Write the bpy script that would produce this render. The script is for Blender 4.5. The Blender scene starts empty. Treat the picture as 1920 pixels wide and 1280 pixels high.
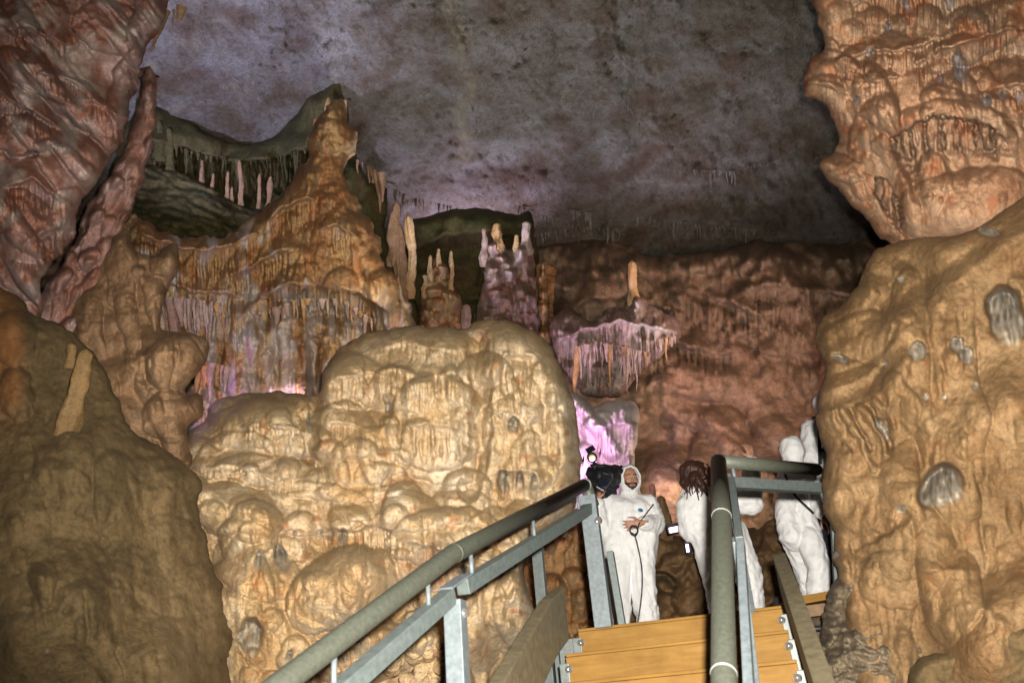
import bpy, bmesh, math, random
import numpy as np
from mathutils import Vector, Matrix
from math import sin, cos, radians, pi
random.seed(7)
C = bpy.context.scene.collection
S = bpy.context.scene

# ------------------------------------------------------------------ camera, light, exposure
FPX = 1493.0
PITCH, ROLL = radians(26), radians(5)
_f = np.array([0, cos(PITCH), sin(PITCH)])
_r = np.array([1.0, 0, 0])
_u = np.cross(_r, _f)
CR = cos(ROLL) * _r - sin(ROLL) * _u
CU = sin(ROLL) * _r + cos(ROLL) * _u

def P(x, y, d):
    """world point seen at pixel (x, y) of the 1920 x 1280 photo at depth d"""
    return (_f + CR * (x - 960) / FPX - CU * (y - 640) / FPX) * d
def V(x, y, d): return Vector(P(x, y, d))

cam = bpy.data.cameras.new('camera')
cam.sensor_width = 36.0
cam.lens = 36.0 * FPX / 1920.0
cam.clip_start = 0.05
cam.dof.use_dof = True
cam.dof.focus_distance = 6.8
cam.dof.aperture_fstop = 3.2
cam.clip_end = 200
co = bpy.data.objects.new('camera', cam)
M = Matrix.Identity(4)
for i in range(3):
    M[i][0] = CR[i]; M[i][1] = CU[i]; M[i][2] = -_f[i]
co.matrix_world = M
C.objects.link(co)
S.camera = co

w = bpy.data.worlds.new('World'); S.world = w; w.use_nodes = True
bg = w.node_tree.nodes['Background']
bg.inputs[0].default_value = (0.60, 0.60, 0.64, 1)
bg.inputs[1].default_value = 0.016
S.view_settings.view_transform = 'Standard'
S.view_settings.look = 'None'
S.view_settings.gamma = 1
S.view_settings.exposure = 0.0

def look(loc, to):
    q = (Vector(to) - Vector(loc)).to_track_quat('-Z', 'Y')
    return q.to_euler()
def spot(name, loc, to, power, col, size=60, blend=0.5, rad=0.1):
    l = bpy.data.lights.new(name, 'SPOT')
    l.energy = power; l.color = col; l.spot_size = radians(size); l.spot_blend = blend; l.shadow_soft_size = rad
    o = bpy.data.objects.new(name, l); o.location = loc; o.rotation_euler = look(loc, to)
    C.objects.link(o); return o
def point(name, loc, power, col, rad=0.1):
    l = bpy.data.lights.new(name, 'POINT')
    l.energy = power; l.color = col; l.shadow_soft_size = rad
    o = bpy.data.objects.new(name, l); o.location = loc; C.objects.link(o); return o

# the photographer's flash, just above the lens
spot('camera_flash', 0.07 * CR + 0.10 * CU + 0.03 * _f, P(1080, 660, 6), 2600, (1.0, 0.93, 0.84), 96, 0.75, 0.03)
LAV = (0.58, 0.59, 1.0)
PINK = (0.88, 0.42, 1.0)
# cave floodlights standing low among the formations, turned up at the ceiling
spot('ceiling_floodlight_left', P(215, 330, 8.4), P(440, 90, 11.8), 1100, LAV, 82, 0.6, 0.12)
spot('ceiling_floodlight_middle', P(830, 600, 10.0), P(900, 60, 12), 500, (0.78, 0.78, 1.0), 105, 0.8, 0.25)
spot('ceiling_floodlight_right', P(1330, 760, 9.5), P(1330, 100, 12), 320, (0.76, 0.84, 0.90), 105, 0.8, 0.25)
spot('ceiling_floodlight_far', P(1280, 520, 12.9), P(1290, 300, 13.6), 130, (0.76, 0.66, 1.0), 95, 0.8, 0.25)
spot('ceiling_floodlight_back', P(880, 540, 15.1), P(860, 330, 14.6), 320, (0.80, 0.66, 1.0), 150, 0.8, 0.25)
spot('pink_floodlight', P(1112, 868, 8.35), P(1100, 846, 9.6), 170, PINK, 105, 1.0, 0.15)
point('violet_lamp_under_curtain', P(345, 720, 8.6), 10, PINK, 0.1)
spot('tower_fill_light', P(830, 640, 8.0), P(600, 400, 9.8), 480, (1.0, 0.82, 0.64), 80, 0.8, 0.2)  # added fill, hidden behind the mound to model the tower
spot('tower_violet_floodlight', P(480, 800, 8.2), P(480, 560, 9.6), 560, (0.84, 0.62, 1.0), 120, 0.8, 0.15)
spot('curtain_violet_fill', P(1000, 800, 9.0), P(1120, 640, 11.5), 260, (0.90, 0.66, 1.0), 50, 0.8, 0.15)  # added fill out of sight, brightens the hanging curtain
spot('wall_fill_right', P(1680, 560, 8.2), P(1270, 680, 13.6), 620, (1.0, 0.66, 0.56), 72, 0.9, 0.25)  # unseen fill added to lift the dark back wall
spot('wall_fill_left', P(1290, 960, 9.4), P(1330, 780, 12.5), 110, (1.0, 0.76, 0.60), 120, 0.8, 0.25)  # second unseen fill added for the back wall

# ------------------------------------------------------------------ object helpers
def tag(o, label=None, cat=None, group=None, kind=None):
    if label: o['label'] = label
    if cat: o['category'] = cat
    if group: o['group'] = group
    if kind: o['kind'] = kind
    return o
def empty(name, loc, label=None, cat=None, group=None):
    o = bpy.data.objects.new(name, None); o.location = loc; o.empty_display_size = 0.1
    C.objects.link(o); tag(o, label, cat, group); return o
def link(name, me, mat=None, parent=None):
    o = bpy.data.objects.new(name, me); C.objects.link(o)
    if mat is not None:
        me.materials.clear(); me.materials.append(mat)
        if mat.get('rock') and 'mask' not in me.color_attributes:
            at = me.color_attributes.new('mask', 'FLOAT_COLOR', 'POINT')
            at.data.foreach_set('color', np.tile(np.array([0, 0, 0.5, 1], np.float32), len(me.vertices)))
    if parent is not None:
        o.parent = parent
        # meshes are written in world space; parents have no rotation
        p = parent; off = Vector((0, 0, 0))
        while p is not None:
            off += p.location; p = p.parent
        o.location = -off
    return o
def npmesh(name, verts, faces, smooth=True):
    verts = np.asarray(verts, np.float32); faces = np.asarray(faces, np.int32)
    me = bpy.data.meshes.new(name)
    me.vertices.add(len(verts)); me.vertices.foreach_set('co', verts.ravel())
    n, k = faces.shape
    me.loops.add(n * k); me.loops.foreach_set('vertex_index', faces.ravel())
    me.polygons.add(n); me.polygons.foreach_set('loop_start', np.arange(0, n * k, k, dtype=np.int32))
    me.polygons.foreach_set('loop_total', np.full(n, k, np.int32))
    me.update(calc_edges=True)
    me.polygons.foreach_set('use_smooth', np.full(n, smooth, bool))
    return me

# ------------------------------------------------------------------ noise in numpy
_rng = np.random.RandomState(11)
_perm = np.tile(_rng.permutation(256), 3)
_ga = _rng.rand(256) * 2 * pi
_gx, _gy = np.cos(_ga), np.sin(_ga)
_rx, _ry, _rv = _rng.rand(256), _rng.rand(256), _rng.rand(256)
def gn(x, y, s=0):
    x = x + s * 17.31; y = y + s * 7.77
    xi = np.floor(x).astype(np.int64); yi = np.floor(y).astype(np.int64)
    xf = x - xi; yf = y - yi
    u = xf * xf * xf * (xf * (xf * 6 - 15) + 10); v = yf * yf * yf * (yf * (yf * 6 - 15) + 10)
    xi &= 255; yi &= 255
    def g(a, b, fx, fy):
        h = _perm[_perm[a & 255] + (b & 255)]
        return _gx[h] * fx + _gy[h] * fy
    n00 = g(xi, yi, xf, yf); n10 = g(xi + 1, yi, xf - 1, yf)
    n01 = g(xi, yi + 1, xf, yf - 1); n11 = g(xi + 1, yi + 1, xf - 1, yf - 1)
    return 1.4 * ((n00 * (1 - u) + n10 * u) * (1 - v) + (n01 * (1 - u) + n11 * u) * v)
def fbm(x, y, o=4, s=0, g=0.5):
    a = 1.0; t = 0
    for i in range(o):
        t = t + a * gn(x, y, s + i * 3); x = x * 2.03; y = y * 2.03; a *= g
    return t
def ridged(x, y, o=3, s=0):
    a = 1.0; t = 0
    for i in range(o):
        t = t + a * (1 - 2 * np.abs(gn(x, y, s + i * 3))); x = x * 2.1; y = y * 2.1; a *= 0.5
    return t
def lobes(x, y, s=0, below=1.0, jit=0.9):
    """rounded overlapping lobes (cells): 0..1 height, plus a random value per lobe"""
    x = x + s * 31.7; y = y + s * 13.1
    xi = np.floor(x).astype(np.int64); yi = np.floor(y).astype(np.int64)
    best = np.full(x.shape, 9.0); val = np.zeros(x.shape)
    for i in (-1, 0, 1):
        for j in (-1, 0, 1):
            h = _perm[_perm[(xi + i) & 255] + ((yi + j) & 255)]
            dx = x - (xi + i + 0.5 + jit * (_rx[h] - 0.5)); dy = y - (yi + j + 0.5 + jit * (_ry[h] - 0.5))
            if below != 1.0: dy = np.where(dy > 0, dy * below, dy)
            d = dx * dx + dy * dy
            m = d < best
            best = np.where(m, d, best); val = np.where(m, _rv[h], val)
    return np.sqrt(np.clip(1 - best * 1.3, 0, 1)), val
def sstep(a, b, x):
    t = np.clip((x - a) / (b - a), 0, 1); return t * t * (3 - 2 * t)
def smax(a, b, k):
    h = np.clip(0.5 + 0.5 * (a - b) / k, 0, 1); return b * (1 - h) + a * h + k * h * (1 - h)

# ------------------------------------------------------------------ relief brushes (pixel layout, heights in metres)
def segdist(X, Y, pts, closed=False):
    pts = np.asarray(pts, float)
    n = len(pts); best = np.full(X.shape, 1e18); tt = np.zeros(X.shape)
    L = 0
    for i in range(n if closed else n - 1):
        a = pts[i]; b = pts[(i + 1) % n]; e = b - a; l2 = max(e @ e, 1e-9)
        t = np.clip(((X - a[0]) * e[0] + (Y - a[1]) * e[1]) / l2, 0, 1)
        d = (X - a[0] - t * e[0]) ** 2 + (Y - a[1] - t * e[1]) ** 2
        m = d < best; best = np.where(m, d, best); tt = np.where(m, L + t, tt); L += 1
    return np.sqrt(best), tt / max(L, 1)
def inside(X, Y, pts):
    r = np.zeros(X.shape, bool); n = len(pts); j = n - 1
    for i in range(n):
        xi, yi = pts[i]; xj, yj = pts[j]
        if yi != yj:
            c = ((yi > Y) != (yj > Y)) & (X < (xj - xi) * (Y - yi) / (yj - yi) + xi)
            r ^= c
        j = i
    return r
def smooth_poly(pts, k=3):
    pts = np.asarray(pts, float); n = len(pts); out = []
    for i in range(n):
        p0, p1, p2, p3 = pts[i - 1], pts[i], pts[(i + 1) % n], pts[(i + 2) % n]
        for q in range(k):
            t = q / k
            out.append(0.5 * (2 * p1 + (p2 - p0) * t + (2 * p0 - 5 * p1 + 4 * p2 - p3) * t * t + (3 * p1 - p0 - 3 * p2 + p3) * t ** 3))
    return np.array(out)

class Relief:
    """one rock mass: outline and feature layout in pixels, depth in metres, built as a real rounded body with a back-turning rim"""
    def __init__(s, poly, step, depth, rough=6, seed=1, smooth=3):
        pl = smooth_poly(poly, smooth) if smooth else np.asarray(poly, float)
        x0, y0 = pl.min(0) - 3 * step - rough * 2; x1, y1 = pl.max(0) + 3 * step + rough * 2
        xs = np.arange(x0, x1 + step, step); ys = np.arange(y0, y1 + step, step)
        s.step = step; s.seed = seed
        s.X, s.Y = np.meshgrid(xs, ys)
        s.h = np.zeros(s.X.shape); s.pit_m = np.zeros(s.X.shape); s.dark = np.zeros(s.X.shape); s.mud = 0; s.stain = np.zeros(s.X.shape)
        sub = max(1, int(round(8 / step)))                       # signed distance on a coarser grid, then interpolated
        cx = np.arange(x0, x1 + 2 * 8, 8.0); cy = np.arange(y0, y1 + 2 * 8, 8.0)
        CX, CY = np.meshgrid(cx, cy)
        d, _ = segdist(CX, CY, pl, True)
        d = np.where(inside(CX, CY, pl), d, -d)
        fx = (s.X - x0) / 8; fy = (s.Y - y0) / 8
        ix = np.clip(fx.astype(int), 0, len(cx) - 2); iy = np.clip(fy.astype(int), 0, len(cy) - 2)
        fx = fx - ix; fy = fy - iy
        s.sd = (d[iy, ix] * (1 - fx) + d[iy, ix + 1] * fx) * (1 - fy) + (d[iy + 1, ix] * (1 - fx) + d[iy + 1, ix + 1] * fx) * fy
        s.sd = s.sd + rough * fbm(s.X / 38, s.Y / 38, 3, seed + 5)
        num = 0; den = 0
        for (a, b, c) in depth:
            ww = 1.0 / ((s.X - a) ** 2 + (s.Y - b) ** 2 + 60 ** 2) ** 1.6
            num = num + ww * c; den = den + ww
        s.depth = num / den
        s.mpp = s.depth.mean() / FPX
    def warp(s, a, l, q=0):
        return s.X + a * fbm(s.X / l, s.Y / l, 2, s.seed + q), s.Y + a * fbm(s.X / l + 50, s.Y / l, 2, s.seed + q + 1)
    def box(s, x0, x1, y0, y1):
        j0 = max(0, int((x0 - s.X[0, 0]) / s.step)); j1 = max(j0 + 1, int((x1 - s.X[0, 0]) / s.step) + 1)
        i0 = max(0, int((y0 - s.Y[0, 0]) / s.step)); i1 = max(i0 + 1, int((y1 - s.Y[0, 0]) / s.step) + 1)
        return slice(i0, i1), slice(j0, j1)
    def dome(s, x, y, rx, ry, h, ang=0, under=1.0, k=0.05):
        """a rounded boss; under > 1 makes its lower side fall off more sharply"""
        R = max(rx, ry) * 1.2
        b = s.box(x - R, x + R, y - R, y + R); X = s.X[b]; Y = s.Y[b]
        if X.size == 0: return
        X = X + 7 * fbm(X / 45, Y / 45, 2, s.seed + 9); Y = Y + 7 * fbm(X / 45 + 9, Y / 45, 2, s.seed + 9)
        c, n = cos(radians(ang)), sin(radians(ang))
        a = ((X - x) * c + (Y - y) * n) / rx; e = (-(X - x) * n + (Y - y) * c) / ry
        e = np.where(e > 0, e * under, e)
        r2 = a * a + e * e
        g = h * np.sqrt(np.clip(1 - r2, 0, 1))
        s.h[b] = np.where(r2 < 1, s.h[b] * (1 - 0.35 * np.clip(g / max(abs(h), 1e-6), 0, 1)) + g, s.h[b])
    def ridge(s, pts, wd, h, p=1.0):
        q = np.asarray(pts, float)
        b = s.box(q[:, 0].min() - wd, q[:, 0].max() + wd, q[:, 1].min() - wd, q[:, 1].max() + wd)
        X = s.X[b]; Y = s.Y[b]
        if X.size == 0: return
        X = X + 5 * fbm(X / 30, Y / 30, 2, s.seed + 2)
        d, t = segdist(X, Y, q)
        s.h[b] += h * np.clip(1 - (d / wd) ** 2, 0, 1) ** p
    def pit(s, x, y, rx, ry, dep, ang=0, folds=0.0, pale=1.0, hard=0.35, dark=0.6):
        """an open pocket in the crust with bare pale calcite inside"""
        R = max(rx, ry) * 1.6
        b = s.box(x - R, x + R, y - R, y + R); X = s.X[b]; Y = s.Y[b]
        if X.size == 0: return
        X2 = X + 0.16 * rx * fbm(X / rx, Y / rx, 2, s.seed + 4); Y2 = Y + 0.16 * ry * fbm(X / rx, Y / ry + 7, 2, s.seed + 3)
        c, n = cos(radians(ang)), sin(radians(ang))
        a = ((X2 - x) * c + (Y2 - y) * n) / rx; e = (-(X2 - x) * n + (Y2 - y) * c) / ry
        r = np.sqrt(a * a + e * e)
        lowr = sstep(-0.2, 1.0, e)
        m = 1 - sstep(1 - hard - 0.55 * lowr, 1.0, r)
        rim = np.exp(-((r - 1.1) / 0.13) ** 2) * sstep(0.3, -0.6, e)
        f = 0
        if folds: f = folds * (lobes(a * 2.0 + 3, e * 0.45 + 5.3, s.seed)[0] * (1 - r * r).clip(0, 1))
        s.h[b] += -dep * m * (0.30 + 0.9 * sstep(0.9, -0.9, e)) + f * m + 0.02 * dep * rim
        s.pit_m[b] = np.maximum(s.pit_m[b], pale * sstep(0.15, 0.8, m) * (0.55 + 0.45 * gn(X / 9, Y / 14, 3)))
        s.dark[b] = np.maximum(s.dark[b], dark * sstep(0.4, 0.9, m) * sstep(0.1, -0.7, e + 1.1 * gn(X / 6, Y / 30, 8)))  # dark top paints the overhang's shade together with dirt in the pocket
    def cavity(s, poly, dep, edge=10, pale=0.2, teeth=(), th=0.85, dark=0.85):
        """a hollow with its own outline, hung with slab-like teeth"""
        pl = smooth_poly(poly, 3); x0, y0 = pl.min(0) - 20; x1, y1 = pl.max(0) + 20
        b = s.box(x0, x1, y0, y1); X = s.X[b]; Y = s.Y[b]
        Xw = X + 5 * fbm(X / 22, Y / 22, 2, s.seed + 61); Yw = Y + 5 * fbm(X / 22 + 9, Y / 22, 2, s.seed + 61)
        d, _ = segdist(Xw, Yw, pl, True); d = np.where(inside(Xw, Yw, pl), d, -d)
        yy = (Y - Y[0, 0]) / (y1 - y0); m = sstep(0, edge * (0.6 + 3.2 * sstep(0.35, 0.95, yy)), d + 5 * gn(X / 8, Y / 8, 12)); keep = s.h[b].copy(); base = keep[m > 0.02].mean() if (m > 0.02).any() else 0
        t = np.zeros(X.shape)
        for (tx, ty0, ty1, w_) in teeth:
            k = (Y - ty0) / (ty1 - ty0); xx = tx + 0.14 * (Y - ty0) + 4 * gn(Y / 20, Y * 0 + tx, 3)
            ww = w_ * (1 - 0.35 * np.clip(k, 0, 1)) * (1 + 0.3 * gn(Y / 14, Y * 0 + tx, 4))
            q = np.clip(1 - ((X - xx) / (ww * 1.15)) ** 2, 0, 1) ** 0.5 * sstep(1.08, 0.92, k) * (k > -0.6)
            t = np.maximum(t, q * (0.8 + 0.3 * gn(X / 7, Y / 26, 9)))
        s.h[b] = keep * (1 - m) + (base - dep * (1 - th * t) + 0.03 * fbm(X / 18, Y / 30, 3, 5)) * m
        s.pit_m[b] = np.maximum(s.pit_m[b], pale * m * (1 - t))
        s.dark[b] = np.maximum(s.dark[b], dark * sstep(0.5, 1.0, m) * sstep(0.75, 0.1, t) * np.clip(0.75 + 0.7 * gn(X / 10, Y / 24, 17), 0, 1))  # dark fill puts dirty rock and the hollow's shade in one tint
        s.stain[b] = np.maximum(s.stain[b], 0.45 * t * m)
    def drape(s, lip, length, h, per=14, up=40, gap=0.8, seed=0, open_=1.0):
        """overhanging lip with a fringe of hanging fingers below it"""
        q = np.asarray(lip, float); q = q[q[:, 0].argsort()]
        b = s.box(q[0, 0], q[-1, 0], q[:, 1].min() - up * 3, q[:, 1].max() + length * 1.4); X = s.X[b]; Y = s.Y[b]
        if X.size == 0: return
        ly = np.interp(X, q[:, 0], q[:, 1]) + 6 * gn(X / 25, Y * 0 + seed, s.seed)
        Xw = X + 3 * gn(X / 20, Y / 30, seed)
        L = np.abs(gn(Xw / per, Y * 0 + 0.3 + seed, 5)) * 1.6
        L = length * (0.25 + 0.9 * np.clip(1 - L, 0, 1))
        fr = 1 - np.abs(gn(Xw / per, Y * 0 + 0.3 + seed, 5)) * 1.9
        t = Y - ly
        ends = sstep(q[0, 0], q[0, 0] + 3 * per, X) * sstep(q[-1, 0], q[-1, 0] - 3 * per, X)
        above = np.exp(-np.clip(-t, 0, None) / up)
        tip = np.clip(1 - t / L, 0, 1) ** 0.45
        below = tip * (1 - gap * np.clip(1 - fr, 0, 1) * sstep(0, 0.25 * length, t))
        s.h[b] += ends * h * np.where(t < 0, above, below)
        s.h[b] -= ends * open_ * 0.5 * h * sstep(0, 8, t) * sstep(1.25 * length, 0.7 * length, t)
    def lobe_layer(s, cw, ch, h, below=1.4, seed=0, wa=12, vary=0.7, mask=1.0):
        X, Y = s.warp(wa, 70, seed + 20)
        g, v = lobes(X / cw, Y / ch, s.seed + seed, below)
        s.h += h * g * (1 - vary + vary * v) * mask * (0.25 + 0.9 * s.patch(seed + 3))
    def flutes(s, per, h, stretch=7, seed=0, wa=14, mask=1.0, lean=0.0):
        X, Y = s.warp(wa, 90, seed + 30)
        g, v = lobes((X + lean * s.Y) / per, Y / (per * stretch), s.seed + seed + 3, 1.0)
        s.h += h * g * (0.4 + 0.6 * v) * mask * (0.15 + 1.0 * s.patch(seed + 5))
    def trunks(s, n, w, L, h, seed=0, reg=None, lean=0.0, top=1.0, patch=None, soft=False):
        """many overlapping drip lobes: round head, long body running down, the foremost wins"""
        rg = np.random.RandomState(s.seed * 31 + seed); T = np.zeros(s.X.shape)
        x0, y0, x1, y1 = reg if reg else (s.X.min(), s.Y.min(), s.X.max(), s.Y.max())
        pm = s.patch(seed, patch) if patch else None
        for i in range(n):
            x = rg.uniform(x0, x1); y = rg.uniform(y0, y1); ww = w[0] + (w[1] - w[0]) * rg.rand() ** 1.4; l = L[0] + (L[1] - L[0]) * rg.rand()
            k = (ww - w[0]) / (w[1] - w[0] + 1e-9); hh = (h[0] + (h[1] - h[0]) * k) * rg.uniform(0.7, 1.2)
            jj = min(max(int((x - s.X[0, 0]) / s.step), 0), s.X.shape[1] - 1); ii_ = min(max(int((y - s.Y[0, 0]) / s.step), 0), s.X.shape[0] - 1)
            if s.sd[ii_, jj] < -10: continue
            if pm is not None: 
                hh *= pm[ii_, jj]
                if hh < 0.15 * h[0]: continue
            ln = lean(x, y) if callable(lean) else lean
            b = s.box(x - ww * 1.9 - abs(ln) * (l + ww), x + ww * 1.9 + abs(ln) * (l + ww), y - ww, y + l + ww); X = s.X[b]; Y = s.Y[b]
            if X.size == 0: continue
            tt = (Y - y) / l; xc = x + ln * (Y - y) + 0.35 * ww * gn(Y / (2.2 * ww) + i, Y * 0 + 0.5, 3)
            wd = ww * (1 - 0.35 * np.clip(tt, 0, 1) + 0.22 * gn(Y / (1.6 * ww), Y * 0 + i * 0.7, 5))
            a = (X - xc) / wd
            hb = np.clip(y + ww * top - Y, 0, None) / (ww * top)
            eb = np.clip(Y - (y + l - 1.6 * ww), 0, None) / (1.6 * ww) if rg.rand() < 0.4 else 0.0
            end = np.clip(1 - 0.55 * np.clip(tt, 0, 1) if not np.isscalar(eb) else 1 - tt, 0, 1)
            if w[1] <= 30 or soft:
                hb = 0.0 * hb; end = (end if np.isscalar(eb) is False else np.clip(1 - tt, 0, 1) ** 0.6) * np.clip((tt + ww / l) / 0.5, 0, 1) ** 1.2 * (Y > y - ww)
            T[b] = np.maximum(T[b], 2.2 * hh * np.sqrt(np.clip(1 - a * a - hb * hb - eb * eb, 0, 1)) * end)
        s.h += T
    def rough(s, h, l, o=4, seed=0, sy=1.0, mask=1.0):
        if l >= 55: s.h += h * fbm(s.X / l, s.Y / (l * sy), 2, s.seed + seed, 0.38) * mask
        else: s.h += h * fbm(s.X / l, s.Y / (l * sy), o, s.seed + seed) * mask * (0.35 + 0.65 * s.patch(seed + 7))
    def patch(s, seed=0, l=75, lo=-0.12, hi=0.4):
        """patchy 0..1 mask so that smooth and rugged skin alternate"""
        return sstep(lo, hi, fbm(s.X / l, s.Y / (l * 1.3), 3, s.seed + 40 + seed))
    def build(s, name, mat, rimR=40, rimD=0.6, skirt=1.2, parent=None):
        t = 1 - np.clip(s.sd / rimR, 0, 1)
        D = s.depth - s.h + rimD * (1 - np.sqrt(np.clip(1 - t * t, 0, 1)))
        gy, gx = np.gradient(s.sd, s.step)
        gl = np.maximum(gx * gx + gy * gy, 0.15)
        mv = np.where(s.sd < 0, -s.sd / gl, 0)
        ok = s.sd > -2.2 * s.step
        mv = np.where(ok, np.clip(mv, 0, 3 * s.step), 0)
        X = s.X + gx * mv; Y = s.Y + gy * mv
        fm = ok[:-1, :-1] & ok[1:, :-1] & ok[:-1, 1:] & ok[1:, 1:]
        ins = s.sd > 0
        fm &= ins[:-1, :-1] | ins[1:, :-1] | ins[:-1, 1:] | ins[1:, 1:]
        H, W = s.X.shape
        idx = np.arange(H * W).reshape(H, W)
        F = np.stack([idx[:-1, :-1][fm], idx[1:, :-1][fm], idx[1:, 1:][fm], idx[:-1, 1:][fm]], 1)
        used = np.zeros(H * W, bool); used[F.ravel()] = True
        remap = np.cumsum(used) - 1
        x = X.ravel()[used]; y = Y.ravel()[used]; d = D.ravel()[used]
        F = remap[F]
        def pos(x, y, d): return (_f[None] + CR[None] * ((x - 960) / FPX)[:, None] - CU[None] * ((y - 640) / FPX)[:, None]) * d[:, None]
        vs = [pos(x, y, d)]
        # skirt that turns the rim backwards
        E = np.concatenate([F[:, [0, 1]], F[:, [1, 2]], F[:, [2, 3]], F[:, [3, 0]]])
        key = np.sort(E, 1); kk = key[:, 0].astype(np.int64) * (len(x) + 1) + key[:, 1]
        un, inv, cnt = np.unique(kk, return_inverse=True, return_counts=True)
        B = E[cnt[inv] == 1]
        bv = np.unique(B.ravel()); bm_ = -np.ones(len(x), int); bm_[bv] = np.arange(len(bv))
        gxx = gx.ravel()[used][bv]; gyy = gy.ravel()[used][bv]
        gn_ = np.sqrt(gxx ** 2 + gyy ** 2) + 1e-6; gxx /= gn_; gyy /= gn_
        n0 = len(x); prev = bv.copy(); faces = [F]; off = n0
        for a, m in ((0.25, 2.0), (0.6, 10.0), (1.0, 30.0)):
            vs.append(pos(x[bv] + gxx * m, y[bv] + gyy * m, d[bv] + skirt * a))
            cur = off + np.arange(len(bv)); off += len(bv)
            p0 = prev[bm_[B[:, 0]]]; p1 = prev[bm_[B[:, 1]]]
            faces.append(np.stack([p1, p0, cur[bm_[B[:, 0]]], cur[bm_[B[:, 1]]]], 1)); prev = cur
        vv = np.concatenate(vs); ff = np.concatenate(faces)
        sm = s.h.copy()
        for _ in range(max(1, int(4 / s.step))): sm[1:-1, 1:-1] = (sm[1:-1, 1:-1] * 4 + sm[:-2, 1:-1] + sm[2:, 1:-1] + sm[1:-1, :-2] + sm[1:-1, 2:]) / 8
        gyh = np.gradient(sm, s.step, axis=0) / s.mpp
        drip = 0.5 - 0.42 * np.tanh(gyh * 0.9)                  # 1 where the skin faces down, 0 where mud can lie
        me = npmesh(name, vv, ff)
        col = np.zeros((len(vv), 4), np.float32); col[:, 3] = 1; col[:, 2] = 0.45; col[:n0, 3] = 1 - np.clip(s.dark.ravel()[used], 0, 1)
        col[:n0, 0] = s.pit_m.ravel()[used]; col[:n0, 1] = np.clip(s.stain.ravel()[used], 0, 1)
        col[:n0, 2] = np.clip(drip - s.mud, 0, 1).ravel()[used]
        at = me.color_attributes.new('mask', 'FLOAT_COLOR', 'POINT')
        at.data.foreach_set('color', col.ravel())
        return link(name, me, mat, parent)

# ------------------------------------------------------------------ materials
def mat_base(name):
    m = bpy.data.materials.new(name); m.use_nodes = True
    nt = m.node_tree; b = nt.nodes['Principled BSDF']
    return m, nt, b
def node(nt, t, **kw):
    n = nt.nodes.new(t)
    for k, v in kw.items(): setattr(n, k, v)
    return n
def ramp(nt, stops, inp):
    r = node(nt, 'ShaderNodeValToRGB'); e = r.color_ramp.elements
    while len(e) > 1: e.remove(e[-1])
    e[0].position = stops[0][0]; e[0].color = (*stops[0][1], 1)
    for p_, c_ in stops[1:]:
        q = e.new(p_); q.color = (*c_, 1)
    nt.links.new(inp, r.inputs[0]); return r.outputs[0]
def mixc(nt, fac, a, b, mode='MIX'):
    n = node(nt, 'ShaderNodeMix', data_type='RGBA', blend_type=mode)
    for sock, v in ((n.inputs[0], fac), (n.inputs[6], a), (n.inputs[7], b)):
        if isinstance(v, (int, float)): sock.default_value = v
        elif isinstance(v, tuple): sock.default_value = (*v, 1) if len(v) == 3 else v
        else: nt.links.new(v, sock)
    return n.outputs[2]
def noise(nt, vec, scale, detail=5, rough=0.55, dist=0.0):
    n = node(nt, 'ShaderNodeTexNoise'); n.inputs['Scale'].default_value = scale
    n.inputs['Detail'].default_value = detail; n.inputs['Roughness'].default_value = rough; n.inputs['Distortion'].default_value = dist
    nt.links.new(vec, n.inputs['Vector']); return n.outputs['Fac']
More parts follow.
